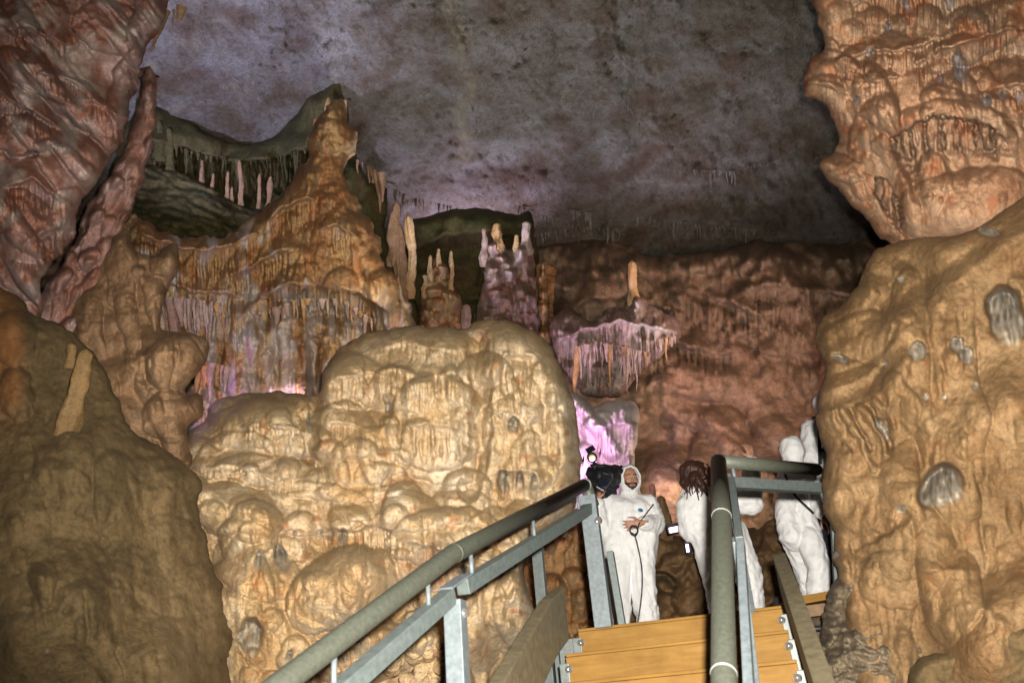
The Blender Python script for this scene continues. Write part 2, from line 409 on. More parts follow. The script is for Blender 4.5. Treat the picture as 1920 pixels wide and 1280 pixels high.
def rock(name, cols, pale=(0.50, 0.50, 0.44), stain=(0.33, 0.11, 0.03), scale=1.0, bump=0.02, roughness=0.6, spots=0.5, streak=0.5, fine=1.0, wet=0.22, drip=None, mud=None, dark=(0.05, 0.05, 0.035)):
    m, nt, b = mat_base(name)
    tc = node(nt, 'ShaderNodeTexCoord').outputs['Object']
    mp = node(nt, 'ShaderNodeMapping'); mp.inputs['Scale'].default_value = (1, 1, 0.28); nt.links.new(tc, mp.inputs[0])
    st = mp.outputs[0]
    n1 = noise(nt, tc, 0.9 * scale, 6, 0.6, 0.6)
    n2 = noise(nt, st, 3.2 * scale, 6, 0.62, 0.4)
    mx = node(nt, 'ShaderNodeMath', operation='MULTIPLY_ADD'); nt.links.new(n2, mx.inputs[0]); mx.inputs[1].default_value = streak
    m2 = node(nt, 'ShaderNodeMath', operation='MULTIPLY'); nt.links.new(n1, m2.inputs[0]); m2.inputs[1].default_value = 1 - streak
    nt.links.new(m2.outputs[0], mx.inputs[2])
    k = len(cols)
    base = ramp(nt, [(0.34 + 0.32 * i / (k - 1), c) for i, c in enumerate(cols)], mx.outputs[0])
    # speckle and mottling
    n3 = noise(nt, tc, 11 * scale, 8, 0.7)
    base = mixc(nt, 0.45, base, ramp(nt, [(0.36, (0.45, 0.42, 0.38)), (0.50, (1, 1, 1)), (0.66, (1.35, 1.3, 1.2))], n3), 'MULTIPLY')
    n5 = noise(nt, tc, 48 * scale, 5, 0.75)
    base = mixc(nt, 0.55, base, ramp(nt, [(0.36, (0.5, 0.47, 0.43)), (0.5, (1, 1, 1)), (0.64, (1.3, 1.27, 1.2))], n5), 'MULTIPLY')
    n4 = noise(nt, tc, 4.3 * scale, 9, 0.72, 0.8)
    base = mixc(nt, ramp(nt, [(0.66, (0, 0, 0)), (0.73, (spots,) * 3)], n4), base, stain)
    at = node(nt, 'ShaderNodeAttribute', attribute_name='mask')
    sp = node(nt, 'ShaderNodeSeparateColor'); nt.links.new(at.outputs['Color'], sp.inputs[0])
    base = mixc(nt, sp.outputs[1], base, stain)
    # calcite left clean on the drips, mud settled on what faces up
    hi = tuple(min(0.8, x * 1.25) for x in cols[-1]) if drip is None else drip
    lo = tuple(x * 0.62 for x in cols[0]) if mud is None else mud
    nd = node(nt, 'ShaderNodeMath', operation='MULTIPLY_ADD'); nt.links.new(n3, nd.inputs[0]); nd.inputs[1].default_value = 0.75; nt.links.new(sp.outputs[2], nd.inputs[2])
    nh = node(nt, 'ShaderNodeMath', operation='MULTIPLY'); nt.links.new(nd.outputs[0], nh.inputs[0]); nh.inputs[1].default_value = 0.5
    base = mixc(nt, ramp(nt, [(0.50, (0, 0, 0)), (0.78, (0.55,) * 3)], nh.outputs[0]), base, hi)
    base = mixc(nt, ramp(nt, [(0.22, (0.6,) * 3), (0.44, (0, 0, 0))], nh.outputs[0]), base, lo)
    pc = mixc(nt, n3, tuple(x * 0.7 for x in pale), tuple(x * 1.15 for x in pale))
    base = mixc(nt, sp.outputs[0], base, pc)
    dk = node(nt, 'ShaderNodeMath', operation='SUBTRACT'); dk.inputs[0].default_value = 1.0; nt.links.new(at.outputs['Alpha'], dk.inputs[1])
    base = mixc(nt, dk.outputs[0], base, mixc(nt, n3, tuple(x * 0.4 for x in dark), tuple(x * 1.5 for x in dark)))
    nt.links.new(base, b.inputs['Base Color'])
    rr = ramp(nt, [(0.35, (roughness - 0.02,) * 3), (0.65, (min(1, roughness + 0.25),) * 3)], n3)
    nt.links.new(rr, b.inputs['Roughness'])
    b.inputs['Specular IOR Level'].default_value = wet
    b.inputs['Diffuse Roughness'].default_value = 0.2
    # relief too fine for the mesh
    na = noise(nt, tc, 16 * scale, 8, 0.66, 0.3); nb = noise(nt, tc, 62 * scale, 4, 0.7)
    ad = node(nt, 'ShaderNodeMath', operation='MULTIPLY_ADD'); nt.links.new(nb, ad.inputs[0]); ad.inputs[1].default_value = 0.40 * fine; nt.links.new(na, ad.inputs[2])
    m['rock'] = True
    bp = node(nt, 'ShaderNodeBump'); bp.inputs['Strength'].default_value = 1.0; bp.inputs['Distance'].default_value = bump
    nt.links.new(ad.outputs[0], bp.inputs['Height']); nt.links.new(bp.outputs[0], b.inputs['Normal'])
    return m
def plain(name, col, rough=0.5, metal=0.0, var=0.15, sc=20, bump=0.0, spec=0.5):
    m, nt, b = mat_base(name)
    tc = node(nt, 'ShaderNodeTexCoord').outputs['Object']
    n = noise(nt, tc, sc, 6, 0.6)
    c = mixc(nt, 1.0, (*col,), ramp(nt, [(0.3, (1 - var,) * 3), (0.7, (1 + var,) * 3)], n), 'MULTIPLY')
    nt.links.new(c, b.inputs['Base Color'])
    b.inputs['Roughness'].default_value = rough; b.inputs['Metallic'].default_value = metal
    b.inputs['Specular IOR Level'].default_value = spec
    if bump:
        bp = node(nt, 'ShaderNodeBump'); bp.inputs['Distance'].default_value = bump
        nt.links.new(n, bp.inputs['Height']); nt.links.new(bp.outputs[0], b.inputs['Normal'])
    return m

m_ceil = rock('ceiling_limestone', [(0.17, 0.125, 0.08), (0.24, 0.20, 0.15), (0.29, 0.265, 0.225), (0.38, 0.36, 0.32)], pale=(0.42, 0.36, 0.24), dark=(0.11, 0.10, 0.06), stain=(0.15, 0.075, 0.045), scale=1.25, bump=0.12, spots=0.85, streak=0.1, fine=1.2, roughness=0.7)
m_wall = rock('back_wall_rock', [(0.16, 0.11, 0.065), (0.25, 0.165, 0.10), (0.33, 0.205, 0.13), (0.38, 0.29, 0.22)], stain=(0.26, 0.10, 0.05), scale=0.6, bump=0.035, spots=0.5)
m_olive = rock('olive_shadow_rock', [(0.030, 0.030, 0.010), (0.055, 0.052, 0.016), (0.085, 0.070, 0.024), (0.14, 0.085, 0.04)], scale=0.6, bump=0.05, spots=0.2)  # dark olive paints the shadow over the alcoves; also the slope's own grey-green
m_tower = rock('tower_flowstone', [(0.28, 0.13, 0.05), (0.40, 0.22, 0.09), (0.50, 0.33, 0.16), (0.56, 0.43, 0.27)], pale=(0.6, 0.55, 0.52), stain=(0.36, 0.13, 0.05), scale=0.7, bump=0.018, spots=0.5)
m_curt = rock('curtain_calcite', [(0.22, 0.12, 0.08), (0.33, 0.22, 0.17), (0.43, 0.33, 0.29), (0.48, 0.40, 0.37)], stain=(0.35, 0.12, 0.06), scale=0.8, bump=0.03, spots=0.5)
m_pink = rock('pink_left_wall_rock', [(0.18, 0.085, 0.055), (0.29, 0.14, 0.10), (0.36, 0.23, 0.20), (0.40, 0.32, 0.32)], stain=(0.26, 0.09, 0.04), scale=1.0, bump=0.010, spots=0.5)
m_shelf = rock('brown_shelf_rock', [(0.17, 0.10, 0.055), (0.25, 0.15, 0.08), (0.29, 0.20, 0.12)], scale=1.2, bump=0.010, spots=0.5)
m_near = rock('muddy_near_rock', [(0.064, 0.044, 0.019), (0.096, 0.065, 0.029), (0.135, 0.092, 0.045)], pale=(0.16, 0.15, 0.12), scale=1.0, bump=0.006, spots=0.1, roughness=0.8)
m_mound = rock('cream_flowstone', [(0.42, 0.25, 0.105), (0.52, 0.355, 0.18), (0.59, 0.46, 0.295), (0.63, 0.56, 0.44)], pale=(0.30, 0.31, 0.28), dark=(0.075, 0.08, 0.07), stain=(0.36, 0.15, 0.05), mud=(0.33, 0.235, 0.115), scale=0.9, bump=0.03, spots=0.45, roughness=0.6)
m_peach = rock('peach_flowstone', [(0.20, 0.095, 0.05), (0.27, 0.145, 0.08), (0.32, 0.20, 0.12), (0.36, 0.27, 0.19)], pale=(0.32, 0.32, 0.35), dark=(0.085, 0.055, 0.025), stain=(0.26, 0.09, 0.035), scale=1.2, bump=0.014, spots=0.45, roughness=0.5)
m_tan = rock('tan_flowstone', [(0.12, 0.070, 0.030), (0.17, 0.104, 0.048), (0.215, 0.142, 0.072)], pale=(0.36, 0.33, 0.27), dark=(0.035, 0.037, 0.03), stain=(0.18, 0.07, 0.022), scale=1.3, bump=0.010, spots=0.3, roughness=0.55)
m_dark = rock('wet_dark_rock', [(0.05, 0.035, 0.02), (0.09, 0.065, 0.035), (0.16, 0.12, 0.07), (0.28, 0.22, 0.14)], scale=2.2, bump=0.02, spots=0.2, roughness=0.45, wet=0.7)
m_brown = rock('brown_boulder_rock', [(0.12, 0.075, 0.035), (0.19, 0.115, 0.055), (0.25, 0.16, 0.08)], scale=1.5, bump=0.02, spots=0.3)

# ------------------------------------------------------------------ ceiling and far walls
def ceil_depth(X, Y, z=9.0):
    dz = _f[2] + CR[2] * (X - 960) / FPX - CU[2] * (Y - 640) / FPX
    return z / np.maximum(dz, 0.30)
r = Relief([(-700, -500), (2600, -500), (2600, 640), (-700, 640)], 5, [(0, 0, 10)], rough=0, seed=3, smooth=0)
r.depth = ceil_depth(r.X, r.Y)
r.rough(0.40, 420, 4, 1); r.rough(0.12, 70, 5, 5); r.rough(0.06, 14, 3, 6)
# seam down the middle of the ceiling, step edges at its right, small joints
r.ridge([(838, -60), (838, 30), (862, 90), (885, 170), (884, 230), (896, 300)], 14, 0.09, 0.7)
r.ridge([(862, 90), (900, 150), (915, 200)], 14, 0.06)
r.ridge([(1150, -60), (1168, 100), (1180, 230), (1172, 330), (1140, 380)], 10, -0.07, 0.7)
r.ridge([(1215, -60), (1205, 120), (1232, 260), (1300, 330), (1420, 350)], 9, 0.08, 0.7)
r.ridge([(470, 60), (560, 100), (620, 140)], 26, 0.10)
r.ridge([(1380, 320), (1395, 400), (1385, 470)], 18, -0.15)
m_ = sstep(300, 430, r.Y) * sstep(950, 1150, r.X)
r.h += 0.35 * m_ * lobes(r.X / 16, r.Y / 34, 3, 1.6)[0] * np.clip(fbm(r.X / 90, r.Y / 50, 3, 77) + 0.3, 0, 1)
m_ = sstep(1180, 1260, r.X) * sstep(230, 330, r.Y) * sstep(1620, 1500, r.X)
r.h += 0.3 * m_ * lobes(r.X / 11, r.Y / 30, 6, 1.8)[0]
ck = sstep(0.035, 0.0, np.abs(fbm(r.X / 190, r.Y / 120, 4, 51))) * sstep(-0.1, 0.3, fbm(r.X / 150, r.Y / 120, 2, 52))
ck2 = sstep(0.05, 0.0, np.abs(fbm(r.X / 90 + 5, r.Y / 60, 4, 53))) * sstep(0.0, 0.4, fbm(r.X / 130, r.Y / 90, 2, 54))
r.h += -0.10 * ck - 0.06 * ck2 + 0.06 * np.floor(3 * fbm(r.X / 260, r.Y / 160, 3, 55)) * 0.5
r.rough(0.06, 26, 4, 12); r.rough(0.05, 12, 3, 13)
sx = 862 + 22 * gn(r.Y / 70, r.Y * 0, 3) + 0.10 * (r.Y - 100)
seam = np.exp(-((r.X - sx) / (13 + 7 * gn(r.X / 20, r.Y / 20, 7))) ** 2) * sstep(330, 260, r.Y)
sx2 = 1180 + 16 * gn(r.Y / 50, r.Y * 0, 9)
seam2 = np.exp(-((r.X - sx2) / (10 + 6 * gn(r.X / 20, r.Y / 20, 8))) ** 2) * sstep(400, 330, r.Y)
r.pit_m = np.clip(1.1 * seam * (0.6 + 0.9 * fbm(r.X / 9, r.Y / 14, 3, 8)) + 0.5 * sstep(0.35, 0.8, fbm(r.X / 60, r.Y / 40, 5, 33)) * sstep(760, 500, r.X), 0, 1)
r.dark = np.clip(0.5 * ck + 0.35 * ck2 + 0.8 * seam2 * (0.5 + 0.9 * fbm(r.X / 9, r.Y / 14, 3, 18)) + 0.45 * sstep(0.15, 0.7, fbm(r.X / 60, r.Y / 45, 6, 37)) * sstep(900, 1200, r.X) + 0.5 * sstep(0.3, 0.8, fbm(r.X / 12, r.Y / 9, 3, 38)) * sstep(330, 420, r.Y), 0, 1)
r.stain = np.clip(0.7 * sstep(0.62, 0.85, fbm(r.X / 9, r.Y / 8, 2, 41)) + 0.5 * sstep(0.1, 0.7, fbm(r.X / 80, r.Y / 60, 5, 43)), 0, 1)
tag(r.build('cave_ceiling', m_ceil, rimR=1, rimD=0), kind='structure')

r = Relief([(560, 470), (740, 500), (960, 480), (1010, 462), (1080, 446), (1150, 452), (1230, 478), (1330, 470), (1440, 452), (1560, 455), (1700, 440), (2300, 440), (2300, 1420), (-400, 1420), (-400, 470)], 4,
           [(1000, 450, 16.4), (1600, 440, 16.4), (1300, 560, 15.2), (1250, 760, 13.4), (1500, 700, 13.6), (1250, 950, 10.6), (1500, 950, 10.2), (1300, 1200, 9.6), (600, 800, 15), (-300, 900, 15), (2300, 900, 14), (1000, 1600, 9.5)], rough=7, seed=21)
r.rough(0.45, 170, 4, 1); r.rough(0.14, 30, 4, 3)
up = sstep(620, 520, r.Y)
r.trunks(60, (40, 90), (50, 150), (0.25, 0.6), 1, (960, 460, 1680, 900), 0, 1.2)
r.trunks(500, (8, 26), (30, 120), (0.08, 0.26), 2, (960, 440, 1680, 800), 0, 1, 80)
r.trunks(900, (4, 9), (16, 60), (0.05, 0.12), 3, (960, 440, 1680, 720), 0, 1, 70)
r.lobe_layer(60, 60, 0.9, 1.8, 2, 20, mask=sstep(760, 600, r.Y))
r.flutes(13, 0.32, 7, 4, mask=sstep(680, 590, r.Y)); r.flutes(26, 0.35, 6, 7, mask=up)
r.h += 0.10 * ridged((r.X + 0.5 * r.Y) / 90, (r.Y - 0.35 * r.X) / 40, 4, 6) * sstep(650, 760, r.Y)
for (x, y, rx, ry, h) in [(1260, 520, 80, 40, 0.9), (1330, 610, 90, 50, 0.9), (1470, 620, 80, 60, 1.0), (1150, 540, 90, 40, 0.6), (1420, 560, 60, 40, 0.7), (1570, 640, 60, 70, 0.9), (1210, 660, 90, 40, 0.6), (1330, 700, 120, 60, 0.8), (1480, 760, 80, 90, 0.9), (1260, 900, 90, 70, 0.7)]:
    r.dome(x, y, rx, ry, h * 0.6, random.uniform(-20, 20), 1.1)
r.drape([(1030, 610), (1100, 560), (1180, 555), (1290, 590)], 60, 0.6, 10, 30)
r.drape([(1240, 560), (1300, 545), (1400, 575), (1440, 600)], 70, 0.5, 9, 30, seed=2)
r.drape([(1380, 545), (1450, 530), (1520, 540), (1620, 560)], 90, 0.6, 9, 30, seed=4)
r.drape([(1200, 680), (1260, 640), (1350, 660), (1400, 650)], 40, 0.5, 12, 30, seed=5)
r.ridge([(1180, 800), (1240, 760), (1330, 790), (1400, 850)], 26, 0.35)
r.ridge([(1100, 660), (1180, 730), (1250, 720)], 22, 0.3)
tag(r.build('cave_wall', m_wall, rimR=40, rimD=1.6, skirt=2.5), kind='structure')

# closed off beyond the frame so the hall goes on round the viewer
r = Relief([(-1600, -1200), (-420, -1200), (-420, 1900), (-1600, 1900)], 20, [(-700, 600, 6.5)], rough=0, seed=4, smooth=0)
r.rough(0.8, 300, 3); tag(r.build('cave_wall', m_pink, rimR=1, rimD=0), kind='structure')
r = Relief([(2250, -1200), (3400, -1200), (3400, 1900), (2250, 1900)], 20, [(2600, 600, 4.2)], rough=0, seed=4, smooth=0)
r.rough(0.5, 300, 3); tag(r.build('cave_wall', m_peach, rimR=1, rimD=0), kind='structure')
xs = np.linspace(-12, 14, 120); ys = np.linspace(-6, 22, 130)
GX, GY = np.meshgrid(xs, ys)
GZ = -2.0 + 0.16 * np.clip(GY, 0, 20) + 0.35 * fbm(GX / 2, GY / 2, 4, 5) - 0.5 * sstep(2.0, 1.0, np.abs(GX - 0.2 - GY * 0.25)) * sstep(9, 3, GY)
ii = np.arange(GX.size).reshape(GX.shape)
tag(link('cave_floor', npmesh('cave_floor', np.stack([GX.ravel(), GY.ravel(), GZ.ravel()], 1),
    np.stack([ii[:-1, :-1].ravel(), ii[:-1, 1:].ravel(), ii[1:, 1:].ravel(), ii[1:, :-1].ravel()], 1)), m_brown), kind='structure')

# ------------------------------------------------------------------ spires: stalagmites, stalactites, columns
def spire_mesh(name, a, b, ra, rb, seed=0, lump=0.18, seg=16, rings=34, ring=0.2, bend=0.05):
    """lumpy tapering drip column from point a (radius ra) to b (radius rb)"""
    rg = np.random.RandomState(seed + 100)
    a = np.array(a, float); b = np.array(b, float); ax = b - a; L = np.linalg.norm(ax); ax /= L
    t1 = np.cross(ax, [0.3, 1, 0.1]); t1 /= np.linalg.norm(t1); t2 = np.cross(ax, t1)
    T = np.linspace(0, 1, rings); A = np.linspace(0, 2 * pi, seg, endpoint=False)
    TT, AA = np.meshgrid(T, A, indexing='ij')
    R = ra + (rb - ra) * TT
    # lengthwise swellings and fluting
    ph = rg.rand() * 50
    R = R * (1 + ring * gn(TT * L / max(ra, 0.02) * 0.35, TT * 0 + ph, 2) * 2 + 0.10 * gn(TT * L / max(ra, 0.02) * 1.4, AA * 0.5 + ph, 8) + lump * gn(np.cos(AA) * 1.3 + ph, np.sin(AA) * 1.3 + TT * 2.5, 4) * 2 + lump * 0.5 * np.cos(AA * 4 + ph) * gn(TT * 3, AA * 0 + ph, 3))
    cap = np.sqrt(np.clip((1 - TT) / 0.06, 0, 1)); R = R * np.where(TT > 0.94, cap, 1)
    R = np.maximum(R, 0.002)
    bx = bend * L * gn(T * 1.5 + ph, T * 0, 6) * sstep(0, 0.3, T); by = bend * L * gn(T * 1.5 + ph, T * 0 + 5, 6) * sstep(0, 0.3, T)
    pts = a + ax * (TT * L)[..., None] + t1 * (R * np.cos(AA) + bx[:, None])[..., None] + t2 * (R * np.sin(AA) + by[:, None])[..., None]
    n = rings * seg; ix = np.arange(n).reshape(rings, seg); nx = np.roll(ix, -1, 1)
    F = np.stack([ix[:-1].ravel(), nx[:-1].ravel(), nx[1:].ravel(), ix[1:].ravel()], 1)
    return npmesh(name, pts.reshape(-1, 3), F)
def spire(name, x0, y0, x1, y1, d, w0, w1, mat, parent=None, seed=0, label=None, cat=None, group=None, **kw):
    """w0, w1: widths in photo pixels"""
    k = d / FPX / 2
    o = link(name, spire_mesh(name, P(x0, y0, d), P(x1, y1, d), w0 * k, w1 * k, seed, **kw), mat, parent)
    return tag(o, label, cat, group)
def fringe(parent, pts, d, n, lmin, lmax, w, mat, seed=0, name='stalactite', lean=(0.05)):
    """separate hanging stalactites, each a child of its rock"""
    rg = np.random.RandomState(seed); q = np.asarray(pts, float)
    for i in range(n):
        t = (i + rg.rand() * 0.8) / n * (len(q) - 1); j = min(int(t), len(q) - 2); p = q[j] + (q[j + 1] - q[j]) * (t - j)
        q_ = rg.rand(); L = (lmin * 0.6 + (lmax - lmin * 0.6) * rg.rand() ** 2) * (0.7 + 0.6 * q_); ww = w * (0.45 + 1.5 * q_ ** 2)
        spire(name, p[0], p[1], p[0] + lean * L + rg.randn() * 1.5, p[1] + L, d + rg.randn() * 0.12, ww, ww * 0.25, m_tower if (mat is m_curt and rg.rand() < 0.35) else mat, parent, seed * 50 + i, seg=8, rings=14, bend=0.08)

# small stalactites along the ceiling ledges
ceil_o = bpy.data.objects['cave_ceiling']
for q_, n_, l0, l1, w_ in [([(1215, 290), (1300, 318), (1380, 322)], 34, 8, 34, 5), ([(1400, 312), (1480, 300), (1560, 292)], 40, 6, 24, 4.5), ([(1160, 140), (1172, 190), (1200, 235)], 14, 8, 30, 6), ([(1060, 392), (1110, 400)], 8, 16, 44, 8), ([(1190, 400), (1300, 420), (1420, 430)], 50, 8, 30, 5), ([(960, 380), (1060, 420), (1180, 440)], 30, 6, 22, 5), ([(860, 150), (890, 200), (895, 260)], 10, 6, 18, 5), ([(690, 330), (770, 370), (860, 390)], 22, 8, 26, 5), ([(1000, 440), (1080, 425), (1160, 430)], 24, 8, 30, 5)]:
    mx_ = np.mean([p[0] for p in q_]); my_ = np.mean([p[1] for p in q_])
    fringe(ceil_o, q_, float(ceil_depth(np.array(mx_), np.array(my_))) - 0.25, n_, l0, l1, w_, m_ceil, int(mx_))

# ------------------------------------------------------------------ left alcove, dark slope, tower
def rock_thing(x, y, d, label, cat='rock formation', name='rock_formation', group=None):
    return empty(name, P(x, y, d), label, cat, group)

t = rock_thing(500, 500, 13.4, 'dark olive wall shaped and tinted as the ceiling shadow, hung with small stalactites behind the tall flowstone tower', 'rock wall', 'shadow_alcove_wall')
r = Relief([(225, 170), (290, 190), (350, 226), (430, 266), (500, 262), (545, 228), (572, 190), (606, 164), (634, 140), (650, 190), (664, 280), (694, 345), (728, 350), (724, 440), (775, 560), (775, 720), (230, 720)], 3, [(450, 300, 13.2), (650, 150, 12.8), (700, 500, 13), (300, 300, 13)], rough=4, seed=31)  # top outline and dark colour follow the shadow edge on the ceiling
r.rough(0.3, 70, 4); r.h += 0.5 * sstep(300, 250, r.Y)
r.drape([(240, 250), (330, 272), (430, 300), (520, 296), (600, 262), (660, 260)], 70, 0.9, 9, 60, 0.9)
r.flutes(12, 0.25, 8, 2, mask=sstep(280, 320, r.Y))
r.build('shadow_alcove_rock', m_olive, 25, 0.5, 1.0, t)
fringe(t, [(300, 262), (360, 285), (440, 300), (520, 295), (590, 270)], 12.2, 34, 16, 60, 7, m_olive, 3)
fringe(t, [(670, 300), (725, 330)], 12.4, 7, 20, 70, 8, m_shelf, 9)
for i, (x, y0, y1, w_) in enumerate([(300, 300, 225, 26), (320, 320, 240, 18), (378, 345, 300, 9), (424, 380, 320, 9), (436, 386, 350, 7), (452, 385, 300, 12), (484, 400, 325, 9), (502, 395, 330, 12), (398, 352, 325, 8)]):
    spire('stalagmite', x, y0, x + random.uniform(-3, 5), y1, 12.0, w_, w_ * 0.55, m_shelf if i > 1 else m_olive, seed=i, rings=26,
          label=['thicker grey fluted column at the far left end of the dark alcove', 'slimmer grey column just right of the thick one at the left end of the alcove', 'short brown drip column leftmost of the thin row in the alcove', 'brown drip column left of the tallest pale one in the alcove', 'very thin brown drip column between two thicker ones in mid alcove', 'tallest and palest drip column in the middle of the left alcove', 'thin orange drip column second from the tower in the left alcove', 'thin orange drip column nearest the tower in the left alcove', 'short thin stub between the first two columns of the alcove row'][i], cat='stalagmite' if i > 1 else 'column', group='thin columns in the left alcove')

t = rock_thing(360, 450, 11.2, 'dark grey-green smooth rock slope below the left alcove', 'rock slope', 'rock_slope')
r = Relief([(225, 340), (268, 310), (330, 318), (400, 356), (450, 385), (510, 400), (520, 470), (400, 500), (230, 520)], 3, [(300, 330, 12.0), (480, 400, 11.6), (330, 450, 10.4)], rough=3, seed=33)
r.rough(0.10, 60, 4); r.h += 0.14 * ridged((r.X + r.Y) / 60, (r.Y - 0.3 * r.X) / 16, 3, 3)
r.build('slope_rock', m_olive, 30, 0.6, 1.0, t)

t = rock_thing(560, 640, 10, 'tall pointed orange flowstone tower with pale fluted curtains below it', 'flowstone', 'flowstone_tower')
r = Relief([(232, 400), (300, 432), (372, 448), (435, 432), (488, 402), (520, 368), (545, 340), (560, 312), (574, 296), (578, 262), (588, 228), (604, 212), (608, 192), (630, 190), (650, 196), (654, 226), (670, 256), (664, 284), (644, 304), (650, 345), (676, 385), (700, 420), (716, 480), (745, 530), (775, 600), (800, 680), (700, 830), (380, 830), (352, 740), (385, 690), (300, 650), (235, 560)], 2,
           [(620, 220, 10.3), (600, 400, 9.9), (700, 560, 10.6), (420, 520, 10.0), (300, 500, 10.2), (480, 700, 9.9), (620, 480, 9.3), (640, 700, 10.2)], rough=8, seed=35)
r.rough(0.22, 80, 4)
cx = 615 + 0.10 * (r.Y - 200)
core = np.exp(-((r.X - cx) / (26 + 0.34 * np.clip(r.Y - 200, 0, 400))) ** 2) * sstep(600, 480, r.Y)
r.h += 0.75 * core
r.dome(622, 262, 48, 40, 0.5, 0, 1.5); r.dome(615, 330, 44, 50, 0.3, 0, 1.4)
r.dome(640, 350, 24, 60, 0.3); r.dome(580, 420, 40, 50, 0.35, 20, 1.5); r.dome(640, 450, 60, 60, 0.45, 0, 1.7); r.dome(560, 530, 50, 34, 0.35, -30, 1.6); r.dome(690, 540, 60, 60, 0.3)
r.drape([(488, 425), (530, 385), (575, 368), (600, 380)], 55, 0.55, 10, 30, 0.8, 1)
r.drape([(590, 430), (630, 418), (680, 450)], 60, 0.45, 12, 30, 0.7, 2)
r.drape([(420, 520), (470, 500), (520, 470), (560, 455)], 60, 0.7, 12, 40, 0.8, 3)
r.drape([(480, 560), (540, 530), (600, 535), (670, 545), (740, 590)], 60, 0.8, 13, 60, 0.85, 4, 1.6)
r.drape([(235, 425), (300, 450), (372, 470), (440, 455), (490, 430)], 90, 0.6, 11, 40, 0.7, 5)
r.drape([(300, 520), (360, 545), (420, 545), (470, 560)], 110, 0.7, 13, 50, 0.8, 6)
r.drape([(560, 590), (620, 570), (680, 600), (710, 640)], 50, 0.4, 12, 20, 0.8, 7)
fan = lambda x, y: np.clip((x - 622) / 260, -0.9, 0.6) * (0.9 if y < 480 else 0.15)
r.trunks(60, (22, 48), (60, 170), (0.12, 0.30), 1, None, fan)
r.trunks(420, (7, 20), (30, 110), (0.05, 0.16), 2, None, fan)
r.trunks(900, (3.5, 8), (14, 60), (0.025, 0.06), 3, None, fan)
low = sstep(540, 620, r.Y - 0.1 * (r.X - 500))
r.trunks(46, (14, 30), (120, 230), (0.14, 0.30), 8, (330, 560, 740, 700), 0.02); r.trunks(140, (6, 12), (60, 180), (0.05, 0.10), 9, (300, 540, 760, 740), 0)
r.ridge([(700, 590), (712, 640), (690, 650)], 20, -0.7)
r.ridge([(585, 640), (590, 760)], 14, -0.6); r.ridge([(640, 700), (650, 780)], 12, -0.5)
r.rough(0.08, 13, 4, 9)
r.stain = 0.6 * sstep(0.1, 0.6, fbm(r.X / 60, r.Y / 110, 3, 44)) * sstep(330, 230, r.Y) + 0.5 * sstep(0.15, 0.5, fbm(r.X / 25, r.Y / 120, 3, 45))
r.pit_m = 0.8 * sstep(0.05, 0.5, fbm(r.X / 35, r.Y / 70, 3, 46) - 0.3 * core) * sstep(380, 470, r.Y) * sstep(700, 560, r.X)
lowm = sstep(520, 600, r.Y)
r.pit_m = np.maximum(r.pit_m, 0.55 * lowm * sstep(-0.3, 0.3, fbm(r.X / 22, r.Y / 200, 3, 48)))
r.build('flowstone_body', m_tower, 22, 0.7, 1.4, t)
for i, (x, y0, y1, w_) in enumerate([(613, 215, 183, 12), (629, 215, 192, 9), (644, 222, 186, 12)]):
    spire('spire_tip', x, y0, x + 2, y1, 10.3, w_, w_ * 0.6, m_tower, t, 20 + i, rings=12)
fringe(t, [(480, 590), (560, 560), (640, 560), (700, 600)], 9.3, 26, 18, 46, 9, m_curt, 5)
fringe(t, [(300, 555), (360, 560), (430, 570)], 9.5, 14, 40, 110, 12, m_curt, 6)
fringe(t, [(372, 690), (400, 680), (440, 690)], 9.2, 9, 50, 110, 12, m_curt, 7, lean=-0.1)

for i, (x, y0, y1, w_, m__) in enumerate([(752, 620, 375, 20, m_shelf), (768, 560, 400, 14, m_tower), (735, 500, 395, 14, m_shelf)]):
    spire('cave_column', x, y0, x - 2, y1, 12.0, w_ * 1.25, w_ * 0.8, m__, seed=40 + i, lump=0.42, ring=0.3, rings=60, seg=20,
          label=['tallest ridged brown column right of the flowstone tower', 'pale slim column at the right edge of the tower, against the green alcove', 'short brown column close behind the tower flank'][i], cat='column')

# ------------------------------------------------------------------ middle alcove and its columns
t = rock_thing(890, 620, 13.8, 'arched dark green wall shaped and tinted as a cast shadow behind the pair of thick columns', 'rock wall', 'shadow_alcove_wall')
r = Relief([(762, 700), (764, 440), (800, 408), (850, 392), (920, 391), (972, 402), (1000, 418), (1006, 700)], 3, [(880, 400, 13.6), (880, 600, 14.2)], rough=4, seed=51)  # dark arch built where the columns' shadow falls on the rock
r.rough(0.25, 60, 4); r.h += 0.9 * sstep(480, 410, r.Y); r.flutes(12, 0.3, 8, 1, mask=sstep(460, 500, r.Y))
r.drape([(765, 470), (830, 440), (920, 430), (1003, 450)], 30, 0.4, 7, 20, 0.9)
r.build('shadow_alcove_rock', m_olive, 22, 0.7, 1.0, t)
def blob_column(poly, depth, seed, mat, label, tips=(), d=12, cat='column'):
    x = np.mean([p[0] for p in poly]); y = max(p[1] for p in poly)
    t = rock_thing(x, y, d, label, cat, 'cave_column')
    r = Relief(poly, 2, depth, rough=4, seed=seed)
    r.rough(0.15, 40, 3); r.trunks(60, (10, 24), (20, 60), (0.15, 0.4), 1); r.trunks(160, (4, 9), (10, 40), (0.05, 0.12), 2)
    r.stain = 0.6 * sstep(0.1, 0.5, fbm(r.X / 30, r.Y / 40, 3, seed))
    r.build('column_body', mat, 34, 1.0, 0.8, t)
    for i, (a, b, c, w_) in enumerate(tips):
        spire('spire_tip', a, b, a + 1, c, d, w_, w_ * 0.55, m_tower if i % 2 else mat, t, seed * 3 + i, rings=30, lump=0.4, ring=0.3)
    return t
